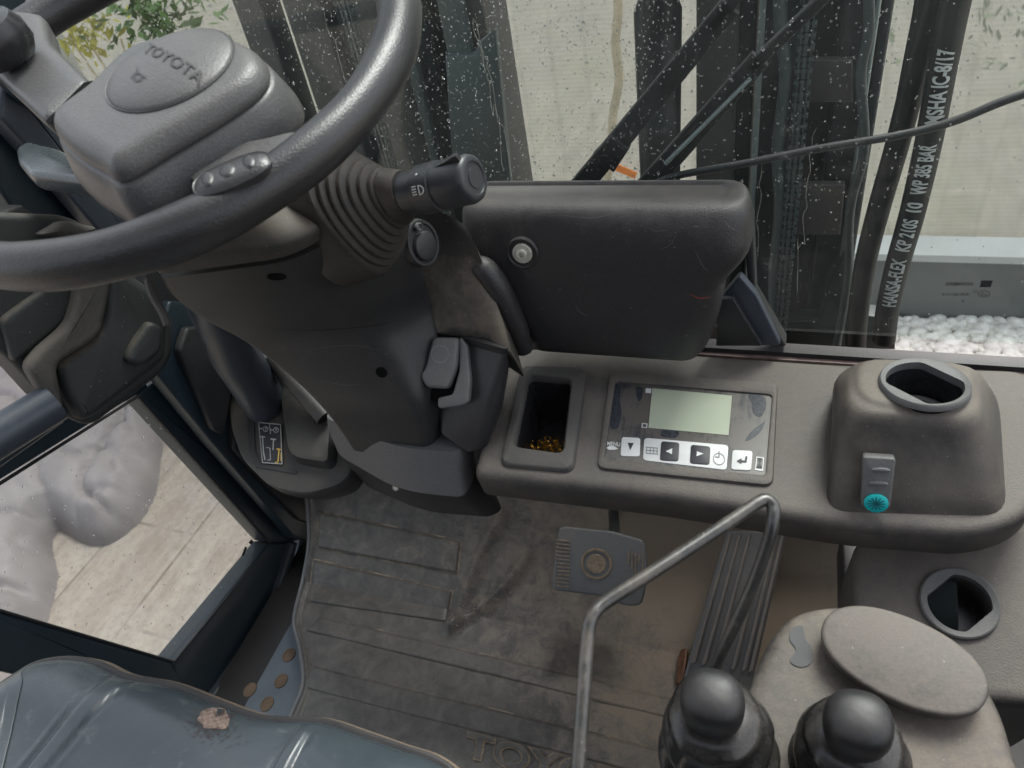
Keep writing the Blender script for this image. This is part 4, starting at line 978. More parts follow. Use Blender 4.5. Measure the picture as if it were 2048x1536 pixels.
# ------------------------------------------------------------------ column base cover
bcv = thing('column_base_cover', 'smooth dark cover wrapped round the foot of the steering column with one screw', 'cover', oz(820,930,.33))
def xs(z, L, rad): return fillet([oz(*q, z) for q in L], rad, 6)
S = [xs(.268,[(722,968),(850,1024),(980,1034),(1005,1020),(970,940),(720,910)],[.02,.03,.012,.012,.01,.01]),
     xs(.305,[(690,935),(820,1000),(948,1012),(968,985),(955,910),(700,870)],[.02,.04,.012,.012,.01,.01]),
     xs(.334,[(672,905),(800,978),(924,990),(946,950),(942,870),(685,845)],[.02,.04,.01,.01,.01,.01])]
mb = MB(); rings(mb, smoothrings(S, 3)); mb.build('skirt', M['black'], bcv)
S = [xs(.335,[(668,905),(800,982),(927,995),(950,955),(945,875),(682,845)],[.02,.04,.01,.01,.01,.01]),
     xs(.362,[(652,862),(790,935),(922,945),(950,880),(935,845),(665,822)],[.015,.04,.01,.01,.01,.01]),
     xs(.385,[(650,835),(790,895),(920,905),(940,862),(930,838),(665,815)],[.015,.04,.01,.01,.01,.01])]
mb = MB(); rings(mb, smoothrings(S, 3)); mb.build('upper_band', M['ledge'], bcv)
mb = MB(); c = surf(bpy.data.objects['skirt'], 792, 975)[0]; lathe(mb, c, (0,-.8,.6), [(-.006,.004),(.001,.004),(.002,.003),(.001,.002),(.001,.0003)], 20); mb.build('screw', M['steel'], bcv)
# ------------------------------------------------------------------ parking brake
pb = thing('parking_brake', 'dark tubular parking brake lever in a rounded guide plate left of the column foot', 'parking brake', oz(560,880,.34))
PB = Plane(oz(540,880,.305), (-.10,-.35,.93))
mb = MB(); P = fillet(PB.pts([(455,750),(560,700),(700,830),(720,900),(690,968),(610,990),(540,975),(480,915),(458,850)]), .02, 6)
stack(mb, P, PB.n, [(.006,0),(.002,-.001),(0,-.004),(0,-.02),(.006,-.04)]); mb.build('guide_plate', M['shroud'], pb)
mb = MB(); P = fillet(PB.pts([(570,745),(660,830),(655,925),(590,915),(575,900),(560,800)], .016), .010, 5)
stack(mb, P, PB.n, [(.004,0),(.001,-.001),(0,-.004),(-.004,-.018)]); mb.build('raised_block', M['shroud'], pb)
mb = MB(); slab(mb, fillet(PB.pts([(490,770),(505,765),(510,900),(520,925),(592,940),(592,948),(512,934),(496,900)], .0015), .002, 3), PB.n, .002, .0005); mb.build('slot_edge', M['black'], pb)
lb = MB(); slab(lb, fillet(PB.pts([(515,843),(562,848),(566,930),(524,927)], .0025), .002, 4), PB.n, .001, .0003, 2); lab = lb.build('label', M['ink'], pb)
mb = MB()
def pln(L, wd=.9, h=.0030):
    for (a, b) in zip(L[:-1], L[1:]):
        a, b = Vector(a), Vector(b); nn_ = Vector((-(b-a).y, (b-a).x)).normalized()*wd
        mb.add([PB(*(a+nn_), h), PB(*(b+nn_), h), PB(*(b-nn_), h), PB(*(a-nn_), h)], [(0,1,2,3)])
pln([(517,845),(561,849),(564,928),(525,925),(517,845)], .8); pln([(539,848),(541,868)], .7)
for cxx, cyy in ((531,858),(552,860)):
    pln([(cxx+5*math.cos(t*math.pi/6), cyy+5*math.sin(t*math.pi/6)) for t in range(13)], .7); pln([(cxx,cyy+3),(cxx,cyy-3),(cxx+2,cyy-1),(cxx,cyy)], .6)
pln([(519,873),(530,874)], 1.5); pln([(525,874),(527,905),(530,920)], 1.2); pln([(541,878),(552,879)], 1.5); pln([(547,880),(546,900)], 1.2)
pln([(532,895),(540,896),(541,920),(535,920)], .7); pln([(519,857),(524,857)], 1); pln([(541,860),(546,860)], 1)
mk('pictograms', mb.v, mb.f, M['whitedim'], lab, 0); mb = MB()
pln([(553,898),(563,899)], 1.5); pln([(558,900),(556,924),(550,925)], 1.2); pln([(562,905),(562,922)], .8)
mk('pictograms', mb.v, mb.f, M['yellow'], lab, 0)
mb = MB(); a = oz(392,585,.565); b = oz(530,805,.325); tube(mb, [a+(a-b)*.02+Vector((.02,0,0)), (a+b)/2, b, b+(b-a)*.05], .0285, 28); 
mb.build('lever_tube', M['navy2'], pb, smooth=60)
mb = MB(); a = oz(545,715,.40); b = oz(650,835,.345); tube(mb, [a, b], .012, 16); mb.build('link_arm', M['shroud'], pb)
# ------------------------------------------------------------------ floor
FS = .62; FB = .52
PA = zpl(0); PBk = Plane((0,FB,0), (0,-FS,1))
def fl(u, v, h=0):
    p = PA(u, v, h)
    return p if p.y < FB+.0 else PBk(u, v, h)
def hgt(y): return max(0, FS*(y-FB)) if y > FB else 0
flp = thing('cab_floor_plate', 'blue-grey painted steel floor plate with drain holes at the door side', 'floor plate', (-.5,.3,-.03))
mb = MB(); V = [(-.655,-.4,-.012),(.5,-.4,-.012),(.5,FB,-.012),(-.655,FB,-.012),(.5,.70,-.012+FS*.18),(-.655,.70,-.012+FS*.18)]
mb.add(V+[(a, b, c-.006) for a, b, c in V], [(0,1,2,3),(3,2,4,5),(9,8,7,6),(11,10,8,9),(0,6,7,1),(1,7,8,2),(2,8,10,4),(4,10,11,5),(5,11,9,3),(3,9,6,0)])
mb.build('plate', simple('blue_grey_plate', (.105,.125,.145), .4, .2, var=.15), flp, smooth=20)
mat_hole = simple('muddy_hole', (.16,.11,.07), .8, var=.3)
for u, v in ((578,1310),(562,1362),(534,1408),(500,1380)):
    c = oz(u, v, -.0118); mb = MB(); lathe(mb, c, (0,0,1), [(0,.0092),(.0012,.0088),(.0012,.0072),(.0006,.0070),(.0006,.0005)], 24, 1, 1.2); mb.build('drain_hole', mat_hole, flp)
# mat: grid draped over floor
mato = thing('floor_mat', 'dusty ribbed rubber floor mat under the pedals', 'mat', (-.35,.30,.0))
edge = [(612,990),(618,1080),(606,1160),(588,1240),(600,1300),(606,1370),(580,1440),(560,1530),(540,1700)]
EL = [fl(u, v, .006) for u, v in edge]; EL = cat(EL, 8)
def leftx(y):
    best = None
    for a, b in zip(EL[:-1], EL[1:]):
        if min(a.y, b.y) <= y <= max(a.y, b.y) and abs(b.y-a.y) > 1e-6: return a.x+(b.x-a.x)*(y-a.y)/(b.y-a.y)
    return EL[0].x if y > EL[0].y else EL[-1].x
ribs = []
nu, nv = 320, 260; V = []; Fc = []
x1 = .14
FO1 = [fl(u, v, .0) for u, v in ((1005,1040),(960,1120),(930,1200),(905,1262))]; FO2 = [fl(u, v, .0) for u, v in ((905,1262),(960,1225),(1010,1180),(1055,1125))]
def sdist(x, y, L):
    b_ = 9
    for a, b in zip(L[:-1], L[1:]):
        ex_, ey_ = b.x-a.x, b.y-a.y; t = max(0, min(1, ((x-a.x)*ex_+(y-a.y)*ey_)/(ex_*ex_+ey_*ey_))); b_ = min(b_, math.hypot(x-a.x-t*ex_, y-a.y-t*ey_))
    return b_
for j in range(nv+1):
    y = .02+.68*j/nv; xl = leftx(y)
    for i in range(nu+1):
        t = i/nu; x = xl+(x1-xl)*t
        z = hgt(y)+.006+.0010*noise.noise(Vector((x*14, y*14, 0)))+.0006*noise.noise(Vector((x*50, y*50, 2)))
        e = (x-xl)
        if x > -.5 and y > .45: z += .011*math.exp(-(sdist(x, y, FO1)/.010)**2)+.008*math.exp(-(sdist(x, y, FO2)/.009)**2)
        if e < .012: z += .004*math.sin(min(1, e/.012)*math.pi)
        V.append(Vector((x, y, z)))
for j in range(nv):
    for i in range(nu): a = j*(nu+1)+i; Fc.append((a, a+1, a+nu+2, a+nu+1))
mat = mk('sheet', V, Fc, M['mat'], mato, 180)
mb = MB(); tube(mb, [p+Vector((.001,0,.003)) for p in EL if p.y > .06], .0028, 10); mb.build('edge_lip', simple('mat_edge', (.17,.175,.18), .5), mato)
mb = MB(); box(mb, (-.70,.3,-.06), .07, 1.0, .04); mk('sill_channel', mb.v, mb.f, M['black'], flp, 20)
mb = MB(); box(mb, (.33,.15,-.02), .34, 1.1, .03); mk('side_floor', mb.v, mb.f, M['black'], flp, 20)
def quadgrid(L, h, name, mat_, ex=0.0):
    A_, B_, C_, D_ = [Vector(q) for q in L]; c_ = (A_+B_+C_+D_)/4
    lu = max((B_-A_).length, 1); lv = max((D_-A_).length, 1)
    def par(l):
        e = 7.0/l; return [0, e*.3, e*.7, e] + [e+(1-2*e)*k/22 for k in range(1, 22)] + [1-e, 1-e*.7, 1-e*.3, 1]
    U_, W_ = par(lu), par(lv); V = []; Fc = []
    for a in U_:
        for b in W_:
            aa = (a-.5)*(1+2*ex/lu)+.5; bb_ = (b-.5)*(1+2*ex/lv)+.5
            q = (A_*(1-aa)+B_*aa)*(1-bb_)+(D_*(1-aa)+C_*aa)*bb_
            e_ = min(min(a, 1-a)*lu, min(b, 1-b)*lv)/7.0; e_ = min(1, e_); hh = h*math.sin(e_*math.pi/2)
            V.append(fl(q.x, q.y, .0052+hh))
    m_ = len(W_)
    for i in range(len(U_)-1):
        for j in range(m_-1): a = i*m_+j; Fc.append((a, a+1, a+m_+1, a+m_))
    return mk(name, V, Fc, mat_, mato, 180)
def raised(L, h=.0045):
    quadgrid(L, .0016, 'dusty_rib_edge', M['sandline'], 2.2); return quadgrid(L, h, 'rib_panel', M['mat'])
raised([(636,1022),(922,1082),(915,1148),(634,1096)]); raised([(626,1118),(905,1182),(895,1245),(618,1205)])
raised([(610,1262),(1390,1450),(1385,1405),(640,1232)], .004)
raised([(600,1375),(1330,1560),(1350,1505),(625,1330)], .004)
zp = zpl(.0085)
mb = MB(); text_on(mb, 'TOYOTA', zp(925,1515), zp(1330,1620), zp(935,1462), .05, .0003); mk('lettering_edge', mb.v, mb.f, M['sand'], mato, 0)
mb = MB(); text_on(mb, 'TOYOTA', zp(928,1512), zp(1328,1617), zp(937,1465), .012, .0022); mk('lettering', mb.v, mb.f, M['mat'], mato, 0)
# loose grit
mb = MB(); k_ = 0
while k_ < 2600:
    x = random.uniform(-.55,.10); y = random.uniform(.1,.72)
    if k_ % 2: a_ = random.choice([FO1, FO2]); q_ = random.randint(0, 2); c_ = a_[q_].lerp(a_[q_+1], random.random()); x = c_.x+random.gauss(.004,.009); y = c_.y+random.gauss(0,.009)
    elif x < leftx(y)+.02 or random.random() > .12+.88*max(0, min(1, (x+.45)*2.2))*max(.15, min(1, (y-.12)*3)): continue
    p = Vector((x, y, hgt(y)+.0075+(.011*math.exp(-(sdist(x, y, FO1)/.010)**2)+.008*math.exp(-(sdist(x, y, FO2)/.009)**2)))); q = random.choice([.0005,.0007,.0007,.001,.0016])
    mb.add([p+Vector((random.uniform(-q,q), random.uniform(-q,q), random.uniform(-.2,1)*q)) for _ in range(4)], [(0,1,2),(0,2,3),(0,3,1),(1,3,2)]); k_ += 1
tag(mb.build('grit', M['sand'], smooth=0), 'loose sandy grit scattered over the rubber floor mat', 'grit', kind='stuff')
# brake pedal
bp_ = thing('brake_pedal', 'rubber-faced brake pedal with round emblem standing over the floor mat', 'pedal', oz(1200,1150,.05))
BPp = Plane(oz(1195,1135,.13), (.05,-.62,.78))
mb = MB(); P = fillet(BPp.pts([(1118,1052),(1222,1062),(1288,1080),(1296,1150),(1282,1212),(1250,1212),(1200,1192),(1104,1180),(1108,1120)]), .008, 5)
slab(mb, P, BPp.n, .014, .003, 4); mb.build('pad', plastic('brake_pad_rubber', (.11,.118,.125), .42, .5, (.24,.2,.15), 400, .3, .4, 40, .1), bp_)
mb = MB()
for k_ in range(13):
    v = 1078+k_*7.6; L = [(1112,v),(1140,v+3),(1140,v+6),(1112,v+3)]; stack(mb, BPp.pts(L), BPp.n, [(0,0),(.0002,.0015)])
mb.build('grip_rib', M['black'], bp_) if False else mk('grip_rib', mb.v, mb.f, M['sand'], bp_, 30)
mb = MB()
for k_ in range(5):
    u = 1256+k_*7; L = [(u,1100+k_*3),(u+3,1100+k_*3),(u+2,1128+(k_%3)*12),(u-1,1128+(k_%3)*12)]; stack(mb, BPp.pts(L), BPp.n, [(0,0),(.0002,.0012)])
mk('grip_rib', mb.v, mb.f, M['sand'], bp_, 30)
c = BPp(1193,1128,.0); a = BPp(1225,1131,0)-c; b = nrm(BPp.n.cross(a))*a.length*.97
mb = MB(); rings(mb, [ell(c+BPp.n*.0002, a, b, 40), ell(c+BPp.n*.0018, a*.95, b*.95, 40), ell(c+BPp.n*.0018, a*.86, b*.86, 40), ell(c+BPp.n*.0002, a*.82, b*.82, 40)], False, False)
mk('emblem_ring', mb.v, mb.f, M['sand'], bp_, 40)
mb = MB(); stack(mb, ell(c, a*.62, b*.62, 32), BPp.n, [(0,0),(.001,.0015),(.004,.0008)]); mk('emblem', mb.v, mb.f, M['sand'], bp_, 40)
mb = MB(); a = BPp(1230,1075,-.012); b = oy(1226,1010,a.y+.10); tube(mb, [a, (a+b)/2, b], .007, 12); mb.build('pedal_arm', M['steelmast'], bp_)
# accelerator
ap = thing('accelerator_pedal', 'long sloping ribbed rubber accelerator pedal right of the brake', 'pedal', oz(1420,1340,.02))
a0 = oz(1430,1350,.035); a1 = oz(1510,1065,.14)
an = nrm(Vector((1,0,0)).cross(a1-a0)); an = an if an.z > 0 else -an
AP = Plane(a0, an)
mb = MB(); P = fillet(AP.pts([(1453,1060),(1574,1062),(1498,1395),(1362,1372)]), .006, 4); slab(mb, P, an, .014, .003, 3); mb.build('tread', M['rim'] if False else plastic('pedal_rubber', (.095,.10,.105), .42, .4, (.22,.18,.13), 500, .15, .5, 30, .1), ap)
for k_, f_ in enumerate((.08,.24,.40,.68,.84,.94)):
    ta = Vector((1453,1060)).lerp(Vector((1574,1062)), f_); tb_ = Vector((1362,1372)).lerp(Vector((1498,1395)), f_); w_ = 4.0
    ta = ta.lerp(tb_, .03); tb2 = ta.lerp(tb_, .84)
    mb = MB(); stack(mb, AP.pts([(ta.x-w_, ta.y),(ta.x+w_, ta.y),(tb2.x+w_*1.2, tb2.y),(tb2.x-w_*1.2, tb2.y)]), an, [(0,0),(.0004,.0025),(.001,.003)]); mk('tread_rib', mb.v, mb.f, plastic('rib_rubber', (.11,.11,.11), .5, .8, (.26,.21,.15), 500, .15, .5, 60, .1) if k_ == 0 else bpy.data.materials['rib_rubber'], ap, 40)
mb = MB(); P = fillet([fl(u, v, .008) for u, v in ((1358,1305),(1378,1300),(1368,1375),(1350,1372))], .006, 4); stack(mb, P, (0,0,1), [(0,0),(.001,.008),(.004,.009)]); mb.build('pivot_bracket', M['copper'], ap)
# ------------------------------------------------------------------ side console with lower vent
SCP = Plane(oz(1918,1207,.29), (-.06,-.30,.95))
sc = thing('side_console', 'charcoal right side console with a round open air vent below the dashboard', 'console', oz(1900,1300,.1))
P = fillet(SCP.pts([(1712,1066),(1870,1050),(2160,1030),(2160,1420),(1900,1400),(1712,1330),(1700,1150)]), [.02,.02,.02,.02,.03,.03,.02], 5)
mb = MB(); stack(mb, P, SCP.n, [(.014,0),(.008,-.0008),(.004,-.003),(.001,-.008),(0,-.014),(-.004,-.10),(-.006,-.36)]); scs = mb.build('shell', M['dash'], sc)
ex2 = nrm(Vector((1,0,0))-SCP.n*SCP.n.x); ey2 = SCP.n.cross(ex2)
v2 = SCP(1918,1207,.001); R2 = (SCP(2002,1215,.001)-v2).length
exs, eys = ex, ey; ex, ey = ex2, ey2; vn2 = SCP.n
hl = ventloop(v2, R2*.80); mbc = MB(); rings(mbc, [[p+vn2*.03 for p in hl], [p-vn2*.06 for p in hl]]); boolean(scs, mbc.build('cut', M['void']))
v2r = thing('air_vent', 'round flat-sided air vent with fine grille in the right side console', 'vent', v2)
mb = MB(); rings(mb, [ventloop(v2-vn2*.001, R2), ventloop(v2+vn2*.0035, R2*.98), ventloop(v2+vn2*.0045, R2*.94), ventloop(v2+vn2*.0035, R2*.84), ventloop(v2+vn2*.003, R2*.79, 48, True, -.75, .80), ventloop(v2-vn2*.004, R2*.78, 48, True, -.75, .80)], False, False); mb.build('collar', M['grey'], v2r)
mb = MB(); rings(mb, [ventloop(v2-vn2*.004, R2*.82), ventloop(v2-vn2*.045, R2*.80)], False, True); mb.build('bore', M['gloss'], v2r)
mb = MB()
for k_ in range(34):
    yy = -R2*.7+R2*1.4*k_/33; hw = math.sqrt(max(0, (R2*.78)**2-yy*yy)); c0 = v2-vn2*.012+ey*yy
    mb.add([c0-ex*hw*.95-vn2*.0004, c0+ex*hw*.05-vn2*.0004, c0+ex*hw*.05+vn2*.0004+ey*.0004, c0-ex*hw*.95+vn2*.0004+ey*.0004, c0-ex*hw*.95-vn2*.006, c0+ex*hw*.05-vn2*.006], [(0,1,2,3),(0,1,5,4)])
mk('grille', mb.v, mb.f, M['mastlight'], v2r, 0)
ex, ey = exs, eys
# dark seam strip left of the console
st = thing('console_seal', 'black rubber seal strip running down beside the right side console', 'seal', oz(1705,1200,.1))
mb = MB(); slab(mb, zpl(.20).pts([(1684,1060),(1740,1060),(1745,1245),(1688,1240)]), (0,0,1), .05, .003); mb.build('strip', M['black'], st)
# ------------------------------------------------------------------ armrest lever console
CP = Plane(oz(1750,1350,.40), (-.05,-.18,1))
ac = thing('lever_console', 'dusty rounded plastic console that carries the hydraulic levers at lower right', 'console', oz(1750,1500,.2))
P = cat(CP.pts([(1512,1330),(1548,1262),(1600,1220),(1690,1207),(1790,1222),(1880,1262),(1945,1320),(1995,1400),(2025,1480),(2050,1600),(1950,1750),(1500,1750),(1290,1600),(1400,1500),(1480,1400)]), 5, True)
mb = MB(); stack(mb, P, CP.n, [(.016,.002),(.010,.0015),(.005,-.0005),(.0015,-.005),(0,-.011),(.001,-.06),(.004,-.18)]); mb.build('shell', plastic('dusty_console', (.034,.032,.031), .46, .9, (.195,.162,.13), 600, .35, .65, 22, .1, lo=.52, hi=.84), ac)
c = CP(1800,1322,.014); a = CP(1962,1396,.014)-c; a = (CP(1962,1396,.014)-CP(1638,1248,.014))*.5
c = c+CP.n*.008; bb = nrm(CP.n.cross(a))*a.length*.58
mb = MB(); stack(mb, ell(c, a, bb, 72, 2.15), CP.n, [(.003,.0),(.001,-.0008),(0,-.0025),(.0005,-.011),(.003,-.0125)]); mb.build('oval_pad', plastic('oval_pad', (.040,.038,.037), .46, .85, (.18,.152,.13), 500, .35, .5, 26, .1, lo=.44, hi=.74), ac)
mb = MB(); stack(mb, ell(c-CP.n*.012, a*.92, bb*.90, 60), CP.n, [(0,0),(0,-.014)]); mb.build('pad_base', M['black'], ac)
# smudge mark: worn spot
mb = MB(); P = cat(CP.pts([(1583,1258),(1604,1252),(1610,1276),(1624,1300),(1622,1326),(1600,1334),(1580,1322),(1592,1300),(1580,1280)], .0026), 4, True); flat(mb, P, CP.n, .0002, .0002)
mk('worn_patch', mb.v, mb.f, simple('worn_patch', (.048,.048,.050), .5, var=.2, vs=80), ac, 0)
# ------------------------------------------------------------------ hydraulic levers
def hlever(uk, vk, dk, rk, label, tiltu):
    kc = od(uk, vk, dk); base_ = kc + Vector((.004,.010,-.085)); axd = nrm(kc-base_)
    t = thing('hydraulic_lever', label, 'lever', base_, 'hydraulic levers with black knobs')
    mb = MB(); R = []; xk = nrm(Vector((1,0,0))-axd*axd.x); yk = axd.cross(xk)
    for t_, r_ in [(-.031,.012),(-.030,rk*.70),(-.026,rk*.76),(-.012,rk*.93),(-.002,rk*1.0),(.006,rk*.99),(.011,rk*.93),(.0145,rk*.80),(.0168,rk*.58),(.018,rk*.3),(.0183,.0005)]: R.append(ell(kc+axd*t_, xk*r_, yk*r_*.94, 48, 2.35))
    rings(mb, R)
    mb.build('knob', M['knob'], t, smooth=60)
    mb = MB(); lathe(mb, base_, axd, [(0,.007),(.060,.007)], 16); mb.build('shaft', M['dsteel'], t)
    mb = MB(); pr = [(-.045,.046),(-.035,.048)]
    R = []
    for k_ in range(46):
        f_ = k_/45; tt = -.05+.118*f_; r_ = .041-.014*f_**1.2 + .0042*math.sin(f_*math.pi*6.6)*(1-.2*f_) - (.012*max(0,(f_-.93)/.07))
        ring = []
        for q in range(48):
            an_ = 2*math.pi*q/48; rr_ = r_*(1+.03*math.sin(an_*3+f_*9+tiltu)+.05*noise.noise(Vector((math.cos(an_)*2, math.sin(an_)*2, f_*5+tiltu))))
            ring.append(base_+axd*tt + (Vector((1,0,0))*math.cos(an_)+nrm(axd.cross(Vector((1,0,0))))*math.sin(an_))*rr_)
        R.append(ring)
    rings(mb, R); mb.build('rubber_boot', M['boot'], t, smooth=70)
    mb = MB(); P = [base_+axd*.066 + (Vector((1,0,0))*math.cos(2*math.pi*q/30)+nrm(axd.cross(Vector((1,0,0))))*math.sin(2*math.pi*q/30))*.0172 for q in range(30)]; tube(mb, P, .0013, 6, closed=True); mb.build('wire_clip', M['dsteel'], t)
hlever(1425, 1405, .455, .0188, 'black knobbed hydraulic lever in a wrinkled rubber boot, left of the pair', 0)
hlever(1715, 1450, .455, .0196, 'black knobbed hydraulic lever in front of the oval pad, right of the pair', 2)
# bent rod
rd = thing('bent_rod_handle', 'thin bent steel rod handle rising over the floor and hooking back to the levers', 'handle', oz(1155,1530,.5))
rz = [(1150,1640,.50),(1157,1530,.515),(1166,1400,.53),(1174,1290,.54),(1180,1245,.545),(1192,1222,.547),(1215,1202,.548),(1300,1148,.552),(1400,1083,.556),(1480,1030,.56),(1515,1006,.562),(1532,1000,.562),(1546,1012,.560),(1546,1040,.556),(1538,1080,.545),(1510,1160,.52),(1470,1250,.49),(1435,1325,.46),(1410,1400,.42)]
mb = MB(); P = cat([oz(*q) for q in rz], 6); tube(mb, P, [.0042]*len(P), 18); mb.build('rod', M['dsteel'], rd, smooth=70)
# ------------------------------------------------------------------ seat
seat = thing('driver_seat', 'worn blue-grey vinyl driver seat cushion with piped front edge', 'seat', (-.46, 0, .15))
SZ = .42; SPp = Plane((-.45,.15,SZ), (0,.10,1))
ed = [(-330,1500),(-200,1440),(-60,1390),(15,1345),(60,1320),(120,1310),(180,1318),(240,1345),(330,1362),(420,1396),(500,1425),(560,1432),(640,1436),(720,1462),(800,1490),(860,1510),(905,1545),(930,1600),(935,1700)]
EP = [SPp(u, v) for u, v in ed]
backl = [Vector((EP[-1].x+.0, -.25, SZ)), Vector((EP[0].x, -.25, SZ))]
loop = cat(EP, 16); nE = len(loop)
inn_ = []
Rg = []
segs_in = [(-.001,-.10),(-.004,-.055),(-.002,-.022),(.000,-.010),(.003,-.003),(.008,.002),(.016,.006),(.028,.009),(.045,.010),(.07,.009),(.10,.007),(.15,.004),(.22,.002),(.30,.0)]
cen = Vector((-.47,-.02,SZ))
def offs(P, i, d):
    t = (P[min(i+1, len(P)-1)]-P[max(i-1, 0)]).normalized(); q = Vector((0,0,1)).cross(t); q = q if q.dot(cen-P[i]) > 0 else -q; return q
for d_, h_ in segs_in:
    row = []
    for i in range(nE):
        q = offs(loop, i, d_); tow = (cen-loop[i]); tow.z = 0
        if d_ <= .03: p = loop[i]+q*d_
        else: p = loop[i]+q*.03+tow.normalized()*(d_-.03)
        p = Vector((p.x, p.y, p.z+h_)); row.append(p)
    Rg.append(row)
# grooves run front to back
def groove(p):
    g_ = 0
    for (a, b) in GR:
        t = (b-a).normalized(); d_ = (p-a)-t*(p-a).dot(t); d_.z = 0; s_ = d_.length
        g_ -= .0055*math.exp(-(s_/.0035)**2)
    return g_
GR = [(SPp(215,1360), SPp(30,1545)), (SPp(598,1452), SPp(545,1545))]
GR += [(SPp(262,1372), SPp(88,1545)), (SPp(632,1460), SPp(588,1545))]
GR = [(a, a+(b-a)*4) for a, b in GR]
mb = MB(); 
fine = smoothrings(Rg, 10)
def grooves(p, k_, n_k):
    f_ = min(1, max(0, (k_-40)/18)); g_ = 0; ds = []
    for (a, b) in GR:
        t = (b-a).normalized(); q_ = p-a; al = q_.dot(t); d_ = q_-t*al; d_.z = 0; ds.append(d_.length)
    for d_ in ds: g_ -= .0035*math.exp(-(d_/.0028)**2)
    for i_, j_ in ((0, 2), (1, 3)):
        w_ = (GR[i_][0]-GR[j_][0]).length
        g_ += .0025*math.exp(-(((ds[i_]+ds[j_])/(w_*1.0))-1)**2*6) if ds[i_]+ds[j_] < w_*1.6 else 0
    g_ += .0035*noise.noise(Vector((p.x*9, p.y*9, 4)))*f_ + .0012*noise.noise(Vector((p.x*30, p.y*30, 4)))*f_
    return g_*f_
for k_, row in enumerate(fine):
    if k_ > 40:
        for i, p in enumerate(row): row[i] = p+Vector((0,0,grooves(p, k_, len(fine))))
rings(mb, fine, False, True, closed=False) if False else None
n_ = nE; V = [p for r in fine for p in r]; Fc = []
for k_ in range(len(fine)-1):
    for i in range(n_-1): Fc.append((k_*n_+i, k_*n_+i+1, (k_+1)*n_+i+1, (k_+1)*n_+i))
mk('cushion', V, Fc, M['seat'], seat, 180)
# piping and zip around edge
mb = MB(); P = [p+Vector((0,0,-.010))+offs(loop, i, 0)*-.0015 for i, p in enumerate(loop)]; tube(mb, P, .0030, 8); mb.build('piping', M['black'], seat)
mb = MB(); P = [p+Vector((0,0,-.018))+offs(loop, i, 0)*-.005 for i, p in enumerate(loop)]; tube(mb, P, .0030, 8); mb.build('zip', plastic('zip_tape', (.10,.075,.055), .6, .6, (.22,.16,.11), 900, .5, .3, 60, .3), seat)
cush = bpy.data.objects['cushion']
px_ = []
for i in range(300):
    a = random.uniform(0, 6.28); r_ = abs(random.gauss(0, 26))+8; px_.append((430+math.cos(a)*r_*1.15, 1440+math.sin(a)*r_*.85))
mb = MB()
for h_, n_ in surfmany(cush, px_):
    if h_ is None: continue
    n_ = n_ if n_.z > 0 else -n_
    d_ = (Vector((random.gauss(0,1), random.gauss(0,1), random.gauss(0,1)))); d_ = (d_-n_*d_.dot(n_)).normalized()*random.uniform(.001,.0045); e_ = d_.cross(n_).normalized()*.0002
    k2 = d_.cross(n_)*.5
    mb.add([h_+n_*.0004-d_, h_+n_*.0006+k2*.5+e_, h_+n_*.0005+d_+k2*.3, h_+n_*.0006+k2*.5-e_], [(0,1,2,3)])
mk('frayed_threads', mb.v, mb.f, simple('dark_threads', (.06,.04,.035), .9), seat, 0)
P = []
for k_ in range(28):
    t = 2*math.pi*k_/28; rr_ = 1+.35*noise.noise(Vector((math.cos(t)*1.7, math.sin(t)*1.7, 1))); P.append((430+math.cos(t)*32*rr_, 1437+math.sin(t)*22*rr_))
Q = surfmany(cush, P); C0 = surf(cush, 430, 1438)
if C0[0] is not None and all(q[0] is not None for q in Q):
    up_ = Vector((0,0,.0005)); ring1 = [q[0]+up_ for q in Q]; ring2 = [q.lerp(C0[0]+up_, .45)+Vector((0,0,.0004)) for q in ring1]
    V = ring1+ring2+[C0[0]+Vector((0,0,.001))]; n_ = 28
    Fc = [(k, (k+1) % n_, n_+(k+1) % n_, n_+k) for k in range(n_)]+[(n_+k, n_+(k+1) % n_, 2*n_) for k in range(n_)]
    mk('foam_patch', V, Fc, simple('pink_foam', (.19,.14,.115), .9, var=.5, vs=400, bump=.8, bs=700), seat, 60)
# ------------------------------------------------------------------ door
DX = -.74
XP = xpl(DX)
door = thing('cab_door', 'dark navy framed cab door with a large lower glass pane', 'door', (DX,.2,.0))
def member(L, th=.03, mat='navy', name='frame_member', h=0.0, bev=.004, r=.004, par=None):
    P = fillet(XP.pts(L, h), r, 3); mb = MB(); slab(mb, P, XP.n, th, bev, 3); return mb.build(name, M[mat], par or door)
member([(275,790),(345,735),(625,1075),(583,1085),(540,1086)], .03)                # front stile
member([(538,1088),(592,1082),(585,1135),(530,1290),(440,1420),(372,1400),(344,1328)], .03)
member([(344,1324),(400,1410),(250,1400),(-60,1330),(-60,1205),(0,1224)], .03)
member([(-60,990),(-60,900),(0,860),(275,740),(300,775),(275,790),(0,962)], .03)
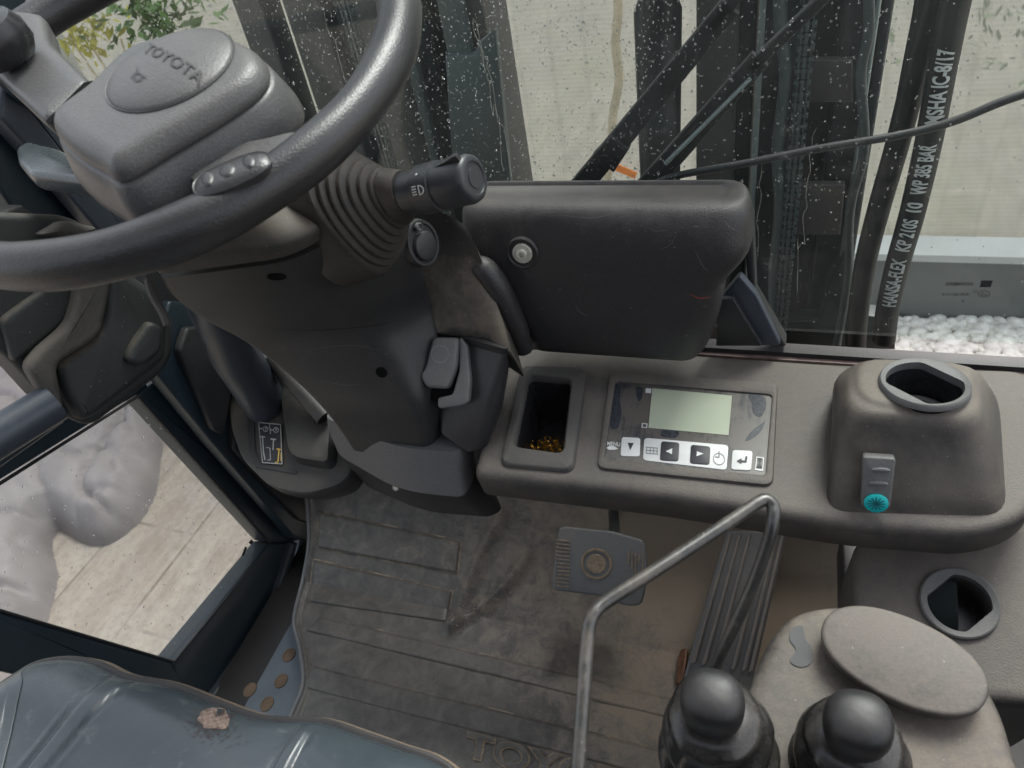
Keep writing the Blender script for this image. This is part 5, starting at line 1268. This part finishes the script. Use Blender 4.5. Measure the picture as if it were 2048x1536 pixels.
# raised inner ridges
for L in ([(330,735),(345,730),(600,1068),(588,1078)], [(585,1085),(597,1085),(560,1230),(440,1400),(428,1392),(545,1225)]):
    member(L, .012, 'navy2', 'frame_ridge', .012, .004, .003)
member([(640,1040),(655,1060),(600,1300),(520,1440),(440,1440),(560,1230),(605,1075)], .02, 'navy', 'sill_flange', -.02)
mb = MB(); P = XP.pts([(275,790),(540,1086),(345,1326),(-40,1214),(-40,980)], -.006); P2 = inset(P, XP.n, -.012)
rings(mb, [P2, [p-XP.n*.005 for p in P2]]); mb.build('glass_pane', M['dglass'], door, smooth=0)
mb = MB(); o1 = XP.pts([(275,790),(540,1086),(345,1326),(-60,1208),(-60,1000)], -.003); o2 = inset(o1, XP.n, .004); 
R = [o1, [p+XP.n*.003 for p in inset(o1, XP.n, .001)], [p+XP.n*.003 for p in inset(o1, XP.n, .003)], o2]; rings(mb, R, False, False); mb.build('glass_seal', M['black'], door)
mb = MB(); P = XP.pts([(497,1085),(503,1078),(507,1084),(502,1090)], -.004); flat(mb, P, XP.n, .0005); P = XP.pts([(490,1093),(494,1095),(487,1112),(483,1110)], -.004); flat(mb, P, XP.n, .0005); mk('glass_marking', mb.v, mb.f, M['ink'], door, 0)
# drops on door glass
mb = MB()
for i in range(260):
    u = random.uniform(0, 520); v = random.uniform(800, 1300); p = ox(u, v, DX-.004)
    if not (p.z > .03): continue
    s = random.uniform(.0006,.0016); mb.add([p+Vector((q.x*s*.5, q.y*s, q.z*s)) for q in jv], jf)
tag(mb.build('raindrops', M['water'], smooth=180), 'sparse raindrops on the lower door glass', 'raindrops', kind='stuff')
# upper frame of door / A pillar zone
member([(-60,150),(0,180),(60,235),(200,395),(260,470),(200,470),(60,470),(-20,350),(-60,300)], .03, 'navy', 'frame_member', -.03)
member([(10,150),(60,200),(250,420),(300,520),(230,500),(60,300),(0,235)], .02, 'navy2', 'frame_member', .0)
member([(-40,440),(45,408),(100,452),(60,500),(-60,500)], .03, 'black', 'window_channel', .01)
member([(-40,470),(70,435),(76,442),(-40,482)], .01, 'rod', 'channel_edge', .022, .002)
# body side pillar
pil = thing('cab_side_pillar', 'dark navy steel pillar panel between the door and the column foot', 'pillar', (-.70,.6,.1))
XQ = xpl(-.705)
def pm(L, mat, name, h=0., th=.02, r=.006):
    P = fillet(XQ.pts(L, h), r, 4); mb = MB(); slab(mb, P, XQ.n, th, .004, 3); return mb.build(name, M[mat], pil)
pm([(340,600),(460,620),(520,760),(640,1000),(640,1090),(590,1075),(430,890),(300,730)], 'navy', 'panel')
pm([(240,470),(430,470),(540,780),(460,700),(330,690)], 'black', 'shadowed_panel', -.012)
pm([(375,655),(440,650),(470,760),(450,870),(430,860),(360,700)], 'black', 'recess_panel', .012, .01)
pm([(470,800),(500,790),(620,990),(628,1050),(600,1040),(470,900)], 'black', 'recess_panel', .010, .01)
pm([(-80,-120),(60,-60),(50,60),(130,230),(60,200),(-80,60)], 'navy', 'upper_panel', -.01)
# glove-like lock cover with grab bar
lk = thing('door_lock_cover', 'chunky black stepped plastic lock cover with dusty edges and a painted-lit side on the door', 'lock cover', ox(180,640,-.66))
XL = Plane((-.645,.42,.55), (.93,-.30,.20))
def lkm(L, mat, name, h0, th, bev=.006, r=.010):
    P = fillet(XL.pts(L, h0), r, 5); mb = MB(); slab(mb, P, XL.n, th, bev, 5); return mb.build(name, M[mat], lk)
lkm([(-80,420),(140,430),(280,520),(345,640),(352,700),(330,745),(180,858),(105,815),(20,720),(-80,640)], 'lock', 'base', 0, .06, .008, .014)
lkm([(215,515),(325,590),(340,640),(335,720),(190,835),(165,845),(135,800),(114,730),(190,680),(210,640)], 'lock', 'step', .020, .03, .010, .010)
lkm([(265,690),(300,640),(330,655),(325,705),(285,735),(250,725)], 'lock', 'bump', .030, .02, .006, .008)
lkm([(0,640),(140,540),(165,560),(140,640),(30,730)], 'lock', 'step', .010, .02, .006, .008)
lkm([(160,540),(228,512),(224,575),(207,662),(190,682),(114,730),(132,828),(88,790),(55,735),(75,705),(138,650),(153,600)], 'litdustband', 'lit_dusty_ridge', .026, .02, .007, .010)  # lit side wall of the step, painted as a tan dusty band
lkm([(80,470),(130,440),(200,455),(175,480)], 'litdustband', 'top_cap', .022, .02, .006, .006)
gb_ = thing('grab_bar', 'short dark tubular grab bar below the door lock cover', 'grab bar', ox(60,850,-.66))
mb = MB(); a = XL(108,805,.018); b = XL(-80,920,.018); tube(mb, [b, (a+b)/2, a], .019, 24); mb.build('bar', M['navy2'], gb_, smooth=60)
mb = MB(); a = XL(118,835,.0); b = XL(-60,960,.0); tube(mb, [b, (a+b)/2, a], .006, 12); mb.build('lower_rail', M['navy'], gb_, smooth=60)
mb = MB(); P = cat([od(u, v, .62) for u, v in ((296,560),(305,590),(325,625),(335,650))], 4); tube(mb, P, .0035, 8)
tag(mb.build('cable_clip', M['brown']), 'small metal cable clip poking out between lock cover and steering column', 'clip')
# unseen wall added behind the operator (keeps the cab's light coming from the windows)
rb = thing('rear_shade_wall', 'unseen dark wall added behind the seat to block light', 'wall', (-.2,-.62,0))
mb = MB(); box(mb, (-.2,-.62,.55), 1.5, .03, 1.3); mb.build('panel', M['black'], rb)

rf = thing('shade_roof', 'unseen dark roof panel added over the rear cab to block light', 'roof', (-.2,-.2,1.75))
mb = MB(); box(mb, (-.2,-.16,1.77), 1.5, .92, .03); mb.build('panel', M['black'], rf)  # roof added out of view to stop sky light from behind

fw = thing('front_shade_wall', 'dark front bulkhead added below the dashboard to shade the footwell', 'wall', (-.2,.72,0))
mb = MB(); box(mb, (-.15,.715,.13), 1.3, .015, .40); mb.build('panel', M['black'], fw)  # bulkhead added to keep light out of the footwell
rw = thing('side_shade_wall', 'unseen dark right wall added beside the side console to block light', 'wall', (.46,.1,0))
mb = MB(); box(mb, (.47,.08,.22), .02, 1.25, .5); mb.build('panel', M['black'], rw)  # low wall added out of view to cut light reaching the footwell
